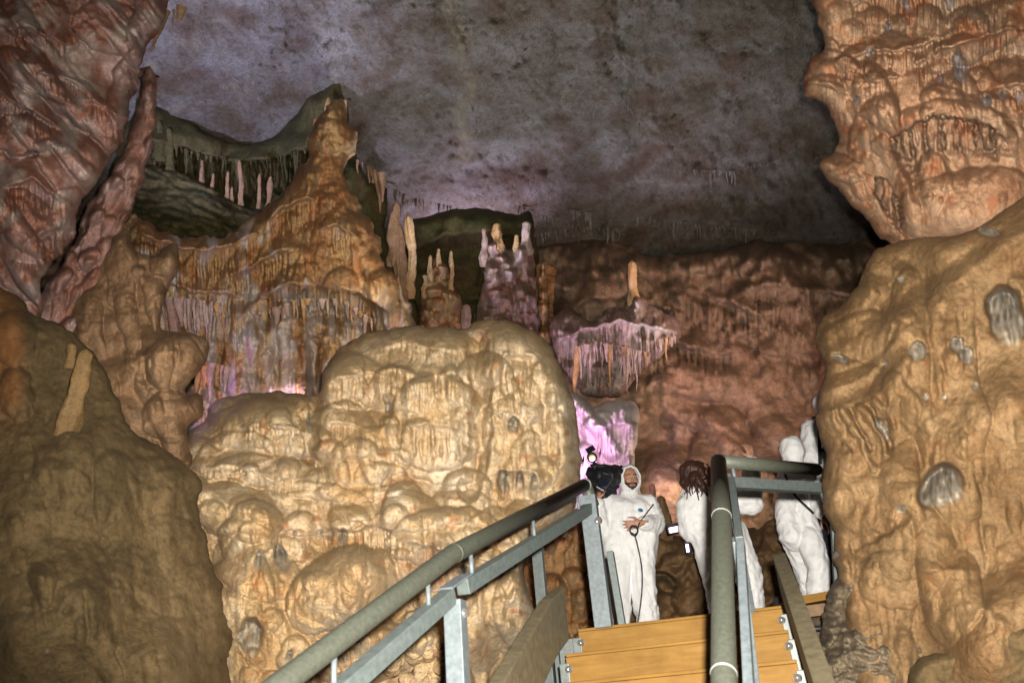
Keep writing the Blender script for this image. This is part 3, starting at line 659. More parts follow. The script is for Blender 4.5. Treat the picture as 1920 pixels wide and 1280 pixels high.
blob_column([(788, 640), (790, 560), (802, 500), (818, 478), (835, 492), (850, 530), (868, 560), (872, 640)], [(830, 520, 12.6)], 52, m_tower,
            'rounded brown drip column on the left inside the green alcove', [(808, 540, 478, 12), (822, 500, 466, 10), (846, 545, 470, 10), (796, 560, 515, 14)], 12.4)
blob_column([(905, 640), (896, 570), (905, 520), (910, 470), (930, 448), (955, 470), (975, 445), (995, 450), (1003, 520), (1004, 640)], [(950, 500, 12.2)], 53, m_curt,
            'thick pink-sided column with twin spires inside the green alcove', [(906, 500, 428, 15), (932, 470, 418, 22), (985, 480, 415, 22), (968, 480, 440, 12)], 12.0)
spire('stalagmite', 876, 640, 874, 570, 11.6, 20, 14, m_curt, seed=66, label='small pale stub standing between the two thick alcove columns', cat='stalagmite')
blob_column([(1012, 660), (1008, 560), (1012, 500), (1022, 490), (1028, 560), (1034, 660)], [(1020, 560, 13.0)], 54, m_tower,
            'narrow red-brown pillar in the dark gap right of the pink-sided column', [], 13, 'pillar')

# ------------------------------------------------------------------ curtain on the back wall
t = rock_thing(1170, 745, 11.5, 'pink hanging stalactite curtain with a spire on top, in front of the back wall', 'flowstone', 'stalactite_curtain')
r = Relief([(1030, 610), (1060, 580), (1110, 600), (1140, 580), (1175, 572), (1190, 552), (1205, 560), (1230, 578), (1272, 600), (1276, 630), (1250, 655), (1212, 690), (1180, 720), (1160, 745), (1105, 745), (1085, 730), (1060, 700), (1040, 660)], 2,
           [(1150, 620, 11.6), (1260, 610, 12.2), (1050, 620, 12.2), (1130, 730, 11.6)], rough=4, seed=61)
r.rough(0.15, 40, 3); r.trunks(120, (7, 20), (30, 100), (0.08, 0.25), 1); r.trunks(200, (3.5, 7), (20, 80), (0.05, 0.1), 2)
r.drape([(1040, 640), (1100, 615), (1160, 600), (1220, 610), (1276, 625)], 110, 0.7, 9, 30, 0.9, 1)
r.flutes(10, 0.3, 10, 3, 5)
r.build('curtain_body', m_curt, 20, 0.7, 0.8, t)
spire('spire_tip', 1192, 585, 1187, 488, 11.7, 30, 11, m_tower, t, 70, lump=0.25, rings=30)
fringe(t, [(1080, 650), (1120, 640), (1170, 650), (1210, 660)], 11.1, 26, 40, 110, 9, m_curt, 8, lean=0.0)
fringe(t, [(1215, 640), (1270, 630)], 11.6, 9, 18, 46, 8, m_curt, 10)

t = rock_thing(1130, 1180, 9.3, 'bright lavender-lit calcite buttress behind the man with the video camera', 'rock formation')
r = Relief([(1060, 745), (1085, 738), (1110, 762), (1150, 748), (1192, 758), (1200, 800), (1188, 870), (1205, 930), (1190, 1020), (1170, 1300), (985, 1300), (985, 1010), (1040, 960), (1050, 850)], 2,
           [(1100, 780, 9.8), (1190, 800, 10.4), (1100, 950, 9.3), (1040, 1100, 9.2)], rough=4, seed=63)
r.rough(0.2, 50, 4); r.trunks(90, (12, 34), (30, 110), (0.12, 0.35), 1); r.trunks(200, (4, 10), (16, 60), (0.05, 0.12), 2)
r.ridge([(1075, 745), (1120, 800), (1150, 850)], 18, 0.4)
r.drape([(1100, 800), (1150, 790), (1200, 800)], 80, 0.35, 9, 20, 0.8, 3)
r.pit_m = 0.8 * sstep(1010, 930, r.Y)
r.build('buttress_rock', m_tower, 26, 0.8, 0.8, t)

# ------------------------------------------------------------------ brown boulders below the people
t = rock_thing(1250, 1200, 8.8, 'dark brown rounded rocks behind and between the standing people', 'rock formation')
r = Relief([(1160, 1300), (1180, 1040), (1215, 1000), (1262, 1000), (1300, 1012), (1330, 985), (1420, 990), (1480, 960), (1620, 960), (1620, 1300)], 2.5, [(1230, 1050, 9.0), (1400, 1050, 9.3), (1250, 1200, 8.3), (1500, 1100, 8.8)], rough=7, seed=65)
r.rough(0.25, 60, 4); r.lobe_layer(80, 60, 0.55, 1.5, 1, 14, 0.5); r.rough(0.05, 14, 3, 4)
r.dome(1250, 1040, 55, 36, 0.35, 0, 1.6); r.dome(1320, 1100, 60, 70, 0.5, 30); r.pit(1240, 1090, 36, 20, 0.5, 20, 0, 0)
r.build('boulder_rock', m_brown, 30, 0.6, 0.8, t)
spire('stalagmite', 1246, 1010, 1240, 928, 8.9, 34, 14, m_brown, seed=71, lump=0.25, label='small rounded brown stalagmite beside the man holding the cable', cat='stalagmite')
spire('stalagmite', 1224, 1000, 1222, 905, 9.6, 18, 10, m_brown, seed=72, lump=0.2, label='slim brown stalagmite behind the small rounded one', cat='stalagmite')

# ------------------------------------------------------------------ central cream mound
t = rock_thing(760, 1260, 5.6, 'big cream flowstone mound in the middle, lit by the flash', 'flowstone', 'flowstone_mound')
r = Relief([(335, 900), (345, 820), (385, 790), (392, 762), (430, 742), (520, 733), (592, 742), (602, 700), (640, 652), (700, 622), (760, 612), (866, 614), (892, 600), (930, 597), (985, 610), (1030, 648), (1052, 692), (1070, 735), (1084, 800), (1090, 870), (1082, 930), (1066, 985), (1062, 1004), (1022, 1012), (1016, 1052), (985, 1062), (992, 1120), (1012, 1170), (1030, 1300), (1040, 1420), (320, 1420), (320, 1000)], 2.1,
           [(700, 640, 7.0), (970, 640, 6.6), (450, 770, 7.0), (800, 800, 6.2), (1000, 850, 6.1), (600, 900, 5.9), (420, 1000, 5.4), (800, 1000, 5.5), (640, 1120, 4.9), (480, 1150, 4.8), (850, 1200, 5.3), (600, 1400, 4.6), (960, 1250, 6.0)], rough=4, seed=71)
r.rough(0.14, 110, 4)
for (x, y, rx, ry, h, a, u) in [
    (770, 690, 150, 90, 0.30, 0, 1.2), (660, 720, 70, 60, 0.20, 0, 1.5), (820, 800, 100, 95, 0.40, 0, 1.3), (790, 770, 70, 50, 0.15, 0, 1.8), (700, 860, 90, 60, 0.22, -20, 1.6),
    (640, 820, 70, 70, 0.25, 0, 1.5), (480, 800, 90, 55, 0.28, -10, 1.8), (560, 830, 70, 40, 0.2, 0, 1.8), (440, 860, 80, 50, 0.28, -15, 1.9), (540, 770, 50, 36, 0.2, 0, 1.8), (400, 820, 50, 40, 0.2, -20, 1.8),
    (500, 890, 110, 40, 0.22, 5, 2.2), (660, 910, 120, 46, 0.25, -5, 2.0), (830, 870, 80, 50, 0.2, 10, 1.6), (980, 700, 90, 110, 0.35, 0, 1.2), (930, 640, 50, 50, 0.18, 0, 1.2), (1030, 820, 60, 150, 0.25, 0, 1.1), (940, 880, 70, 130, 0.25, 0, 1.1),
    (430, 960, 100, 60, 0.25, 20, 1.5), (580, 960, 120, 60, 0.25, 0, 1.8), (730, 960, 110, 50, 0.25, 8, 2.0), (860, 960, 80, 40, 0.15, 0, 2.0), (480, 1070, 90, 60, 0.18, 25, 1.4), (640, 1110, 115, 80, 0.50, -28, 1.4), (830, 1010, 110, 62, 0.42, -8, 1.7), (800, 1060, 60, 60, 0.15, 0, 1.3),
    (940, 1010, 70, 60, 0.30, 0, 1.5), (900, 1150, 50, 110, 0.22, 0, 1.1), (970, 1150, 44, 80, 0.30, -10, 1.2), (800, 1190, 70, 50, 0.25, 0, 1.4), (700, 1230, 110, 60, 0.3, -20, 1.4), (820, 1260, 60, 46, 0.22, 0, 1.3), (520, 1240, 110, 90, 0.2, -20, 1.3)]:
    r.dome(x, y, rx, ry, h * (0.75 if max(rx, ry) < 65 else 1.1), a, 1 + 0.5 * (u - 1))
for pts_, w_, h_ in [([(912, 700), (935, 655), (975, 640), (1015, 668), (1040, 740)], 26, 0.16), ([(925, 690), (930, 800), (915, 900)], 22, 0.12), ([(985, 700), (1000, 800), (1010, 900)], 24, 0.16), ([(1045, 720), (1055, 850), (1040, 960)], 24, 0.16), ([(1015, 900), (1020, 980), (1035, 1040)], 22, 0.12), ([(960, 690), (955, 760)], 16, 0.10), ([(620, 690), (610, 760), (600, 840)], 22, 0.10), ([(845, 700), (862, 760), (868, 850)], 18, 0.10)]: r.ridge(pts_, w_, h_)
r.trunks(34, (34, 76), (90, 230), (0.10, 0.24), 1, (380, 630, 1080, 1280))
r.trunks(60, (24, 44), (30, 70), (0.06, 0.13), 2, (340, 740, 760, 1300))
r.trunks(420, (9, 24), (30, 110), (0.025, 0.085), 3, None, 0, 1, 90)
r.trunks(1500, (3.5, 9), (10, 46), (0.010, 0.030), 4, None, 0, 1, 60)
for (lp, L, h, pr, sd) in [([(610, 715), (660, 700), (740, 690), (800, 705), (880, 690)], 60, 0.16, 13, 1), ([(700, 650), (760, 640), (840, 655), (885, 650)], 34, 0.08, 10, 2), ([(745, 800), (800, 790), (860, 800), (895, 830)], 60, 0.16, 15, 3), ([(590, 790), (640, 790), (700, 800)], 45, 0.12, 12, 4),
    ([(430, 800), (480, 790), (545, 800), (590, 820)], 30, 0.12, 11, 5), ([(350, 880), (430, 870), (520, 900), (580, 890)], 24, 0.1, 12, 6), ([(590, 975), (640, 990), (700, 985), (760, 1000)], 46, 0.26, 14, 7), ([(470, 1040), (510, 1020), (560, 1030)], 40, 0.16, 13, 8),
    ([(740, 1010), (800, 1020), (860, 1030)], 50, 0.16, 14, 9), ([(915, 690), (950, 660), (1000, 665), (1030, 700)], 100, 0.16, 15, 10), ([(910, 885), (950, 880), (1010, 885)], 60, 0.26, 16, 11), ([(900, 1050), (960, 1040), (1010, 1050)], 40, 0.2, 14, 12), ([(560, 1190), (620, 1200), (700, 1180)], 50, 0.14, 13, 13)]:
    r.drape(lp, L, h, pr, 34, 0.75, sd, 0.7)
rt = sstep(890, 915, r.X)
r.flutes(22, 0.13, 9, 4, 12, mask=rt); r.flutes(14, 0.05, 8, 6, 10, mask=1 - rt)
r.flutes(34, 0.22, 9, 9, 10, mask=sstep(1050, 1090, r.Y) * sstep(840, 880, r.X) * sstep(1260, 1200, r.Y))
r.ridge([(895, 640), (905, 760), (895, 860), (880, 920)], 22, -0.25, 0.8)
r.ridge([(592, 745), (588, 800), (580, 860)], 14, -0.22); r.ridge([(730, 745), (728, 775)], 9, -0.2)
for q in [(963, 798, 12, 20, 0.25, 0), (945, 905, 14, 28, 0.2, -10), (975, 905, 9, 26, 0.18, 0), (1000, 905, 10, 22, 0.14, 0), (600, 1000, 7, 10, 0.1, 0), (620, 1003, 9, 12, 0.12, 0), (643, 1010, 9, 24, 0.16, 0), (552, 1000, 5, 10, .08, 10),
          (487, 1052, 14, 26, 0.16, 15), (530, 1050, 16, 40, 0.14, -20), (415, 992, 4, 8, 0.06, 0), (426, 995, 4, 8, 0.06, 0), (470, 1198, 28, 46, 0.30, 0), (540, 1235, 8, 22, 0.12, 20), (580, 1230, 8, 16, 0.1, 20), (728, 762, 6, 18, 0.12, 0),
          (580, 795, 6, 26, 0.15, 0), (870, 1070, 12, 14, 0.2, 0), (892, 800, 5, 8, 0.08, 0), (740, 690, 8, 5, 0.06, 0), (455, 800, 10, 6, 0.08, -30), (905, 1090, 12, 20, 0.2, 0)]:
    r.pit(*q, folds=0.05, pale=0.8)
for q in [(998, 1075, 22, 60, 0.8, 0)]: r.pit(*q, pale=0)
r.stain = 0.75 * sstep(0.45, 0.8, fbm(r.X / 40, r.Y / 40, 4, 91)) + 0.9 * np.exp(-(((r.X - 905) / 14) ** 2 + ((r.Y - 628) / 12) ** 2)) + 0.35 * sstep(0.0, 0.5, fbm(r.X / 70, r.Y / 120, 3, 93)) * sstep(940, 1040, r.Y)
r.mud = 0.45 * sstep(660, 420, r.X + 0.2 * (r.Y - 900)) * sstep(860, 1000, r.Y) + 0.35 * np.exp(-(((r.X - 640) / 90) ** 2 + ((r.Y - 1090) / 50) ** 2)) + 0.2 * sstep(640, 600, r.X) * sstep(860, 760, r.Y)
m_ = np.exp(-(((r.X - 650) / 70) ** 2 + ((r.Y - 1100) / 60) ** 2))
r.stain = np.maximum(r.stain, 0.35 * m_)
r.pit_m = np.maximum(r.pit_m, 0.0)
r.rough(0.016, 11, 4, 9); r.lobe_layer(11, 9, 0.022, 1.3, 14, 6)
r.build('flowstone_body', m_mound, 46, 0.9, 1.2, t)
# cauliflower nodules low behind the handrail
rg = np.random.RandomState(5)
for i in range(34):
    x = rg.uniform(735, 850); y = rg.uniform(1205, 1300); rad = rg.uniform(9, 19)
    d = 4.75 + rg.uniform(-.05, .1)
    me = spire_mesh('calcite_nodule', P(x, y, d + 0.1), P(x - 1, y - rad * 0.5, d - 0.06), rad * d / FPX, rad * 0.8 * d / FPX, 300 + i, seg=14, rings=12, lump=0.12, ring=0.05)
    link('calcite_nodule', me, m_mound, t)

# ------------------------------------------------------------------ left wall
t = rock_thing(60, 560, 6, 'pinkish folded rock wall hanging in the upper left corner', 'rock wall', 'hanging_rock_wall')
r = Relief([(-380, -200), (318, -200), (312, 10), (290, 66), (264, 112), (258, 150), (243, 200), (236, 250), (205, 300), (178, 356), (150, 380), (140, 440), (116, 476), (82, 520), (76, 600), (60, 760), (-380, 760)], 2.3,
           [(0, 0, 5.4), (280, 0, 6.4), (230, 250, 6.4), (0, 300, 5.2), (80, 560, 5.6), (-400, 200, 4.4), (100, -200, 5.2)], rough=6, seed=81)
r.rough(0.22, 110, 4)
for (x, y, rx, ry, h, a, u) in [(60, 150, 90, 40, 0.22, 35, 1.8), (150, 210, 110, 46, 0.26, 40, 1.7), (40, 260, 60, 50, 0.25, 0, 1.6), (120, 330, 90, 50, 0.26, 45, 1.7), (40, 420, 80, 60, 0.28, 50, 1.6), (110, 400, 60, 34, 0.2, -50, 1.6), (200, 60, 70, 60, 0.2, 20, 1.5), (270, 60, 30, 90, 0.25, 8, 1.2), (235, 170, 30, 90, 0.22, 15, 1.2), (30, 500, 70, 60, 0.2, 60, 1.5), (60, 30, 70, 60, 0.2, 0, 1.5), (180, 310, 50, 60, 0.2, 40, 1.5)]:
    r.dome(x, y, rx, ry, h * 1.3, a, u)
for (lp, L, h, pr, sd) in [([(-20, 160), (60, 210), (130, 245)], 46, 0.26, 11, 1), ([(60, 130), (140, 150), (190, 195)], 40, 0.2, 9, 2), ([(-10, 350), (60, 330), (140, 390)], 60, 0.25, 12, 3), ([(30, 470), (80, 430), (145, 420)], 60, 0.22, 12, 4), ([(150, 180), (200, 200), (240, 230)], 46, 0.2, 9, 5), ([(0, 60), (60, 50), (140, 90)], 30, 0.15, 9, 6)]:
    r.drape(lp, L, h, pr, 34, 0.8, sd, 1.0)
X, Y = r.warp(16, 80, 3)
r.trunks(80, (22, 56), (90, 220), (0.12, 0.30), 1, None, 0.75, 1.2, None, True)
r.trunks(260, (8, 20), (40, 120), (0.04, 0.12), 2, None, 0.8, 1, 90)
r.trunks(700, (3.5, 8), (20, 70), (0.015, 0.04), 3, None, 0.8, 1, 70)
a_ = (X * 0.55 + Y * 0.83); b_ = (X * 0.83 - Y * 0.55)      # folds run down to the right corner of each tooth
r.h += 0.05 * lobes(b_ / 20, a_ / 110, 3)[0] + 0.05 * lobes((X + 0.9 * Y) / 16, (Y - X) / 120, 9)[0] * sstep(-0.1, 0.3, fbm(r.X / 90, r.Y / 90, 2, 31))
for q in [(75, 60, 8, 16, .12, 0), (135, 62, 8, 10, .1, 0), (250, 175, 12, 22, .2, 0), (195, 350, 14, 40, .25, 30), (85, 470, 10, 34, .2, 20), (60, 290, 16, 10, .15, 0)]: r.pit(*q, pale=0)
r.rough(0.026, 13, 4, 9)
r.stain = 0.6 * sstep(0.0, 0.5, fbm(r.X / 60, r.Y / 80, 3, 95)); r.pit_m = 0.35 * sstep(0.0, 0.5, fbm(r.X / 80, r.Y / 60, 3, 96))
r.build('wall_rock', m_pink, 34, 0.7, 1.0, t)

t = rock_thing(180, 620, 7, 'slanting knobbly grey-pink rib running down beside the upper left wall', 'rock rib', 'rock_rib')
r = Relief([(276, 128), (290, 140), (292, 200), (290, 245), (274, 318), (252, 380), (236, 430), (215, 500), (205, 570), (190, 700), (60, 700), (70, 560), (112, 500), (150, 424), (186, 352), (222, 300), (246, 240), (262, 180)], 2, [(280, 150, 7.3), (200, 420, 6.9), (100, 600, 6.7)], rough=6, seed=83)
r.rough(0.15, 60, 4); r.trunks(50, (14, 34), (30, 90), (0.10, 0.26), 1, None, -0.35); r.trunks(260, (4, 12), (10, 50), (0.03, 0.07), 2, None, -0.35)
for q in [(100, 490, 14, 24, .3, 30), (150, 440, 10, 34, .3, 30)]: r.pit(*q, pale=0)
r.build('rib_rock', m_pink, 22, 0.5, 0.8, t)
fringe(t, [(300, 20), (322, 20), (345, 10)], 7.6, 4, 40, 80, 12, m_shelf, 14, lean=-0.2)

t = rock_thing(280, 850, 6.2, 'orange-brown rock stump with a goblet-shaped ledge at left of the mound', 'rock formation')
r = Relief([(128, 640), (134, 580), (160, 540), (190, 486), (216, 438), (245, 430), (254, 465), (290, 480), (328, 454), (334, 480), (332, 508), (310, 560), (300, 616), (340, 622), (392, 640), (384, 680), (356, 712), (346, 738), (378, 742), (382, 780), (350, 800), (352, 900), (200, 900), (130, 740)], 2, [(200, 500, 6.6), (300, 500, 6.5), (350, 640, 6.0), (250, 760, 5.8), (360, 780, 6.0)], rough=5, seed=85)
r.rough(0.12, 60, 4); r.trunks(50, (14, 36), (60, 150), (0.06, 0.16), 1, None, 0.15, 1, None, True); r.trunks(260, (4, 13), (10, 50), (0.02, 0.06), 2, None, 0.1, 1, 60)
r.dome(330, 690, 60, 60, 0.28, 0, 1.1); r.dome(310, 500, 34, 30, 0.2, 0, 1.6); r.dome(315, 780, 50, 50, 0.25); r.dome(230, 520, 30, 80, 0.2); r.dome(365, 765, 18, 24, 0.2)
r.rough(0.020, 12, 4, 9)
r.build('stump_rock', m_shelf, 26, 0.5, 0.8, t)

t = rock_thing(200, 1270, 3.6, 'muddy brown smooth rock slope filling the lower left corner', 'rock slope', 'rock_slope')
r = Relief([(-380, 500), (-60, 534), (0, 540), (40, 562), (62, 590), (110, 606), (165, 650), (196, 694), (222, 750), (246, 806), (300, 838), (345, 868), (378, 905), (368, 950), (384, 1000), (392, 1040), (410, 1080), (428, 1130), (436, 1190), (428, 1250), (440, 1320), (440, 1450), (-380, 1450)], 3,
           [(0, 580, 4.6), (150, 720, 4.5), (330, 900, 4.5), (420, 1080, 4.5), (430, 1200, 4.5), (150, 900, 3.9), (100, 1150, 3.4), (-300, 1000, 3.2), (300, 1250, 3.5), (460, 1300, 4.4)], rough=5, seed=91)
r.rough(0.10, 160, 3); r.rough(0.03, 50, 3, 4)
for (x, y, rx, ry, h, a, u) in [(215, 930, 44, 90, 0.06, 0, 1.1), (310, 940, 40, 70, 0.06, 10, 1.1), (285, 880, 40, 26, 0.04, 0, 1.2), (20, 640, 50, 60, .14, 20, 1.4), (30, 740, 36, 60, .12, 0, 1.3), (100, 980, 90, 120, .05, 0, 1.0), (330, 1060, 120, 90, .06, 20, 1.0)]:
    r.dome(x, y, rx, ry, h, a, u)
r.trunks(60, (12, 34), (60, 160), (0.015, 0.04), 1, (0, 700, 480, 1200), 0.1, 1, None, True); r.trunks(240, (5, 14), (20, 80), (0.006, 0.02), 2, (0, 560, 520, 1280), 0.1, 1, 120)
r.flutes(26, 0.035, 5, 3, 14, mask=sstep(840, 900, r.Y) * sstep(1020, 960, r.Y) * sstep(380, 300, r.X))
r.pit(88, 1218, 5, 8, 0.02, 20, 0, 1); r.pit(145, 806, 8, 10, .02, 0, 0, .6)
m_ = sstep(840, 700, r.Y) * sstep(60, 20, r.X)
r.mud = -0.30 * sstep(180, 420, r.X + 0.3 * (r.Y - 1000) + 60 * fbm(r.X / 80, r.Y / 80, 3, 60)) + 0.15 * sstep(980, 1060, r.Y) * sstep(400, 250, r.X)  # paler to the right; lower-left corner darkened as the lens shadow
r.stain = 0.35 * m_
r.rough(0.014, 26, 4, 8); r.rough(0.007, 10, 3, 9)
r.build('slope_rock', m_near, 70, 0.5, 1.6, t)
m_stal = rock('broken_stalagmite_calcite', [(0.11, 0.062, 0.022), (0.16, 0.10, 0.042), (0.19, 0.13, 0.06)], scale=2, bump=0.008, spots=0.3)
spire('stalagmite', 124, 815, 163, 655, 4.22, 44, 23, m_stal, seed=90, lump=0.14, ring=0.16, bend=0.02, rings=40, seg=20, label='straight pale broken stalagmite leaning right on the muddy slope', cat='stalagmite')
spire('stalagmite', 132, 690, 136, 644, 4.5, 20, 14, m_stal, seed=91, rings=14, label='short pale stub just left of the broken stalagmite top', cat='stalagmite')

# ------------------------------------------------------------------ right wall
t = rock_thing(1760, 480, 4.8, 'peach orange flowstone hanging in the upper right corner with toothed pockets', 'flowstone', 'flowstone_overhang')
r = Relief([(1535, -200), (1530, 20), (1546, 88), (1522, 110), (1505, 150), (1512, 176), (1540, 192), (1562, 226), (1572, 258), (1562, 288), (1538, 298), (1536, 320), (1560, 346), (1592, 378), (1620, 410), (1650, 446), (1668, 458), (1700, 520), (1800, 600), (2250, 600), (2250, -200)], 2.2,
           [(1540, 150, 5.3), (1550, 320, 5.4), (1540, 0, 5.4), (1660, 440, 5.2), (1700, 200, 4.7), (1850, 100, 4.7), (1900, 300, 4.4), (1800, 420, 4.5), (2200, 200, 3.8), (1800, -150, 4.8)], rough=5, seed=101)
r.rough(0.10, 110, 4)
for (x, y, rx, ry, h, a, u) in [(1560, 40, 40, 80, .16, 0, 1.2), (1560, 140, 60, 46, .2, 10, 1.6), (1620, 120, 60, 40, .14, -20, 1.4), (1720, 190, 130, 90, .36, 14, 1.2), (1640, 280, 50, 110, .22, 12, 1.1), (1830, 240, 90, 50, .16, 30, 1.5), (1575, 320, 50, 30, .2, 20, 1.4), (1600, 370, 40, 50, .16, -30, 1.1), (1720, 370, 50, 90, .16, 20, 1.0), (1800, 380, 140, 60, .2, -14, 1.0), (1850, 60, 120, 50, .18, -30, 1.3), (1700, 110, 100, 30, .12, -14, 1.6), (1900, 170, 80, 60, .15, -20, 1.2)]:
    r.dome(x, y, rx, ry, h * 1.1, a, u)
for (lp, L, h, pr, sd) in [([(1550, 120), (1620, 96), (1700, 90), (1790, 60)], 44, 0.16, 11, 1), ([(1580, 20), (1650, -20), (1800, -30), (1900, -20)], 90, 0.16, 12, 2), ([(1700, 130), (1760, 90), (1840, 70), (1920, 40)], 60, 0.2, 12, 3), ([(1600, 170), (1640, 150), (1700, 140)], 36, 0.12, 10, 4), ([(1520, 150), (1560, 160), (1600, 190)], 60, .14, 11, 5), ([(1860, 160), (1900, 160), (1960, 150)], 50, .14, 13, 6)]:
    r.drape(lp, L, h, pr, 30, 0.85, sd, 1.2)
r.trunks(60, (20, 46), (50, 130), (0.06, 0.16), 1, (1500, -100, 1960, 210), 0.1)
r.trunks(40, (14, 34), (50, 130), (0.05, 0.14), 5, (1500, 100, 1640, 330), 0.45)
r.trunks(400, (5, 14), (26, 90), (0.02, 0.06), 2, (1500, -260, 1960, 230), 0.15, 1, 110)
r.trunks(300, (4, 10), (14, 50), (0.008, 0.025), 3, (1500, 200, 1960, 520), 0.1, 1, 60)
# the toothed mouth
r.ridge([(1655, 275), (1700, 228), (1760, 205), (1830, 212), (1885, 240)], 22, 0.12, 0.8)
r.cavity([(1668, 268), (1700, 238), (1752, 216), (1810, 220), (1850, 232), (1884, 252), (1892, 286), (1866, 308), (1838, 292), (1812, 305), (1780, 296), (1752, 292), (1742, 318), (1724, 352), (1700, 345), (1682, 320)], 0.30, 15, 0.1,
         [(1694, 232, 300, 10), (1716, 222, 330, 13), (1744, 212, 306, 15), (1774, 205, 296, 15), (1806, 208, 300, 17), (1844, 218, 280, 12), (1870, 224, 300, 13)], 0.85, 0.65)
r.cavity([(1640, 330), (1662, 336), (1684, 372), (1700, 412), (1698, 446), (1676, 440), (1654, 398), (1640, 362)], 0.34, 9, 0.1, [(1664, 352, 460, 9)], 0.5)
for x, y0, y1, w_ in [(1735, 300, 372, 14), (1772, 305, 350, 12), (1822, 300, 340, 16), (1700, 355, 420, 16)]: r.ridge([(x, y0), (x + 3, y1)], w_, 0.06, 1.0)
r.ridge([(1668, 300), (1690, 340), (1712, 400), (1715, 450)], 18, 0.12, 0.9)
for q in [(1800, 130, 16, 38, .16, -8), (1762, 148, 7, 14, .12, 0), (1630, 100, 9, 14, .12, 30), (1605, 190, 10, 12, .1, 0), (1700, 10, 8, 22, .14, -20), (1780, 0, 10, 30, .16, -10), (1850, 190, 12, 16, .14, 0), (1880, 180, 8, 12, .12, 0), (1910, 185, 8, 14, .12, 0), (1855, 436, 22, 8, .12, 20), (1665, 50, 8, 14, .1, 0)]:
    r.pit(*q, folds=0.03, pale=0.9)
r.rough(0.014, 12, 4, 9)
r.stain = 0.7 * sstep(0.2, 0.6, fbm(r.X / 50, r.Y / 60, 4, 98))
r.build('flowstone_body', m_peach, 30, 0.5, 1.0, t)

t = rock_thing(1750, 1260, 3.7, 'tan flowstone wall with pale open pockets filling the right side', 'flowstone', 'flowstone_wall')
r = Relief([(1712, 446), (1640, 470), (1606, 534), (1575, 576), (1540, 596), (1526, 640), (1546, 690), (1536, 740), (1530, 790), (1546, 850), (1542, 950), (1566, 1000), (1560, 1050), (1580, 1110), (1600, 1380), (1610, 1450), (2250, 1450), (2250, 240), (1990, 330), (1900, 385), (1800, 440)], 2.6,
           [(1560, 620, 4.7), (1680, 470, 4.6), (1560, 800, 4.5), (1600, 1000, 4.2), (1800, 500, 3.9), (1900, 420, 3.8), (1750, 700, 3.9), (1900, 800, 3.4), (1750, 1000, 3.7), (1650, 1200, 3.9), (1900, 1200, 3.1), (2200, 800, 2.9)], rough=4, seed=111)
r.rough(0.09, 130, 3)
# the nearer boulder's edge
d_, t_ = segdist(r.X, r.Y, [(1990, 350), (1850, 425), (1745, 500), (1700, 545), (1690, 620), (1660, 700), (1600, 780), (1590, 900)])
side = (r.X - 1990) * (545 - 350) - (r.Y - 350) * (1700 - 1990)
inn = sstep(0, 40, (r.Y - 350) * 0.83 + (r.X - 1990) * 0.56)
r.h += 0.16 * inn
for (x, y, rx, ry, h, a, u) in [(1600, 640, 80, 50, .16, -30, 1.1), (1600, 560, 60, 50, .12, -40, 1.2), (1700, 560, 30, 60, .10, 10, 1.3), (1620, 760, 110, 80, .18, 20, 1.2), (1560, 830, 40, 110, .14, 0, 1.0), (1650, 900, 80, 120, .16, 30, 1.1), (1700, 1000, 90, 100, .16, 0, 1.1), (1690, 1090, 80, 60, .14, 0, 1.2), (1600, 950, 50, 90, .1, 10, 1.1), (1800, 1000, 120, 90, .08, 0, 1.1), (1740, 850, 70, 40, .05, 0, 1.2), (1850, 900, 90, 160, .06, 0, 1)]:
    r.dome(x, y, rx, ry, h, a, u)
r.ridge([(1690, 600), (1680, 700), (1625, 790), (1600, 860)], 30, 0.10)
r.ridge([(1480, 780), (1640, 720), (1700, 640)], 16, -0.05)
r.ridge([(1580, 770), (1620, 840), (1640, 880)], 9, 0.07); r.ridge([(1610, 760), (1650, 810), (1662, 850)], 8, 0.07); r.ridge([(1640, 750), (1680, 800)], 8, 0.06); r.ridge([(1560, 770), (1590, 850)], 8, 0.05)
r.ridge([(1595, 765), (1632, 842)], 5, -0.08); r.ridge([(1628, 760), (1672, 840)], 6, -0.09)
for (x, y, rx, ry, dp, a, fo) in [(1888, 600, 40, 80, .40, -14, .26), (1720, 660, 19, 24, .14, 10, .02), (1795, 648, 15, 20, .14, 0, .0), (1812, 668, 18, 20, .09, 0, .0), (1768, 918, 52, 50, .46, -25, .34), (1575, 672, 20, 9, .12, 20, .0), (1655, 805, 10, 30, .1, -30, .02), (1828, 724, 7, 8, .06, 0, 0), (1770, 745, 6, 6, .04, 0, 0), (1735, 745, 6, 8, .04, 0, 0), (1660, 683, 6, 7, .05, 0, 0), (1855, 436, 26, 10, .14, 15, 0), (1690, 525, 8, 8, .05, 0, 0), (1690, 955, 12, 10, .05, -20, 0), (1560, 1040, 18, 12, .15, 0, 0)]:
    r.pit(x, y, rx, ry, dp, a, fo, 1.0)
r.trunks(30, (24, 60), (110, 280), (0.04, 0.10), 1, (1530, 500, 1800, 1100), 0.15, 1, None, True)
r.trunks(150, (8, 22), (40, 130), (0.015, 0.05), 2, (1530, 500, 1960, 1200), 0.08, 1, 110)
r.trunks(500, (4, 9), (14, 60), (0.004, 0.013), 3, (1530, 500, 1960, 1280), 0, 1, 90)
for (x, y) in [(1640, 1005), (1662, 990), (1690, 975), (1610, 1020)]: r.dome(x, y, 20, 18, .05, -30, 1.6)
r.rough(0.016, 30, 4, 8); r.rough(0.008, 9, 3, 9)
r.stain = 0.6 * sstep(0.6, 0.9, fbm(r.X / 25, r.Y / 25, 4, 99)) + 0.15 * sstep(0.0, 0.5, fbm(r.X / 90, r.Y / 90, 3, 100))
r.build('flowstone_body', m_tan, 34, 0.45, 1.2, t)

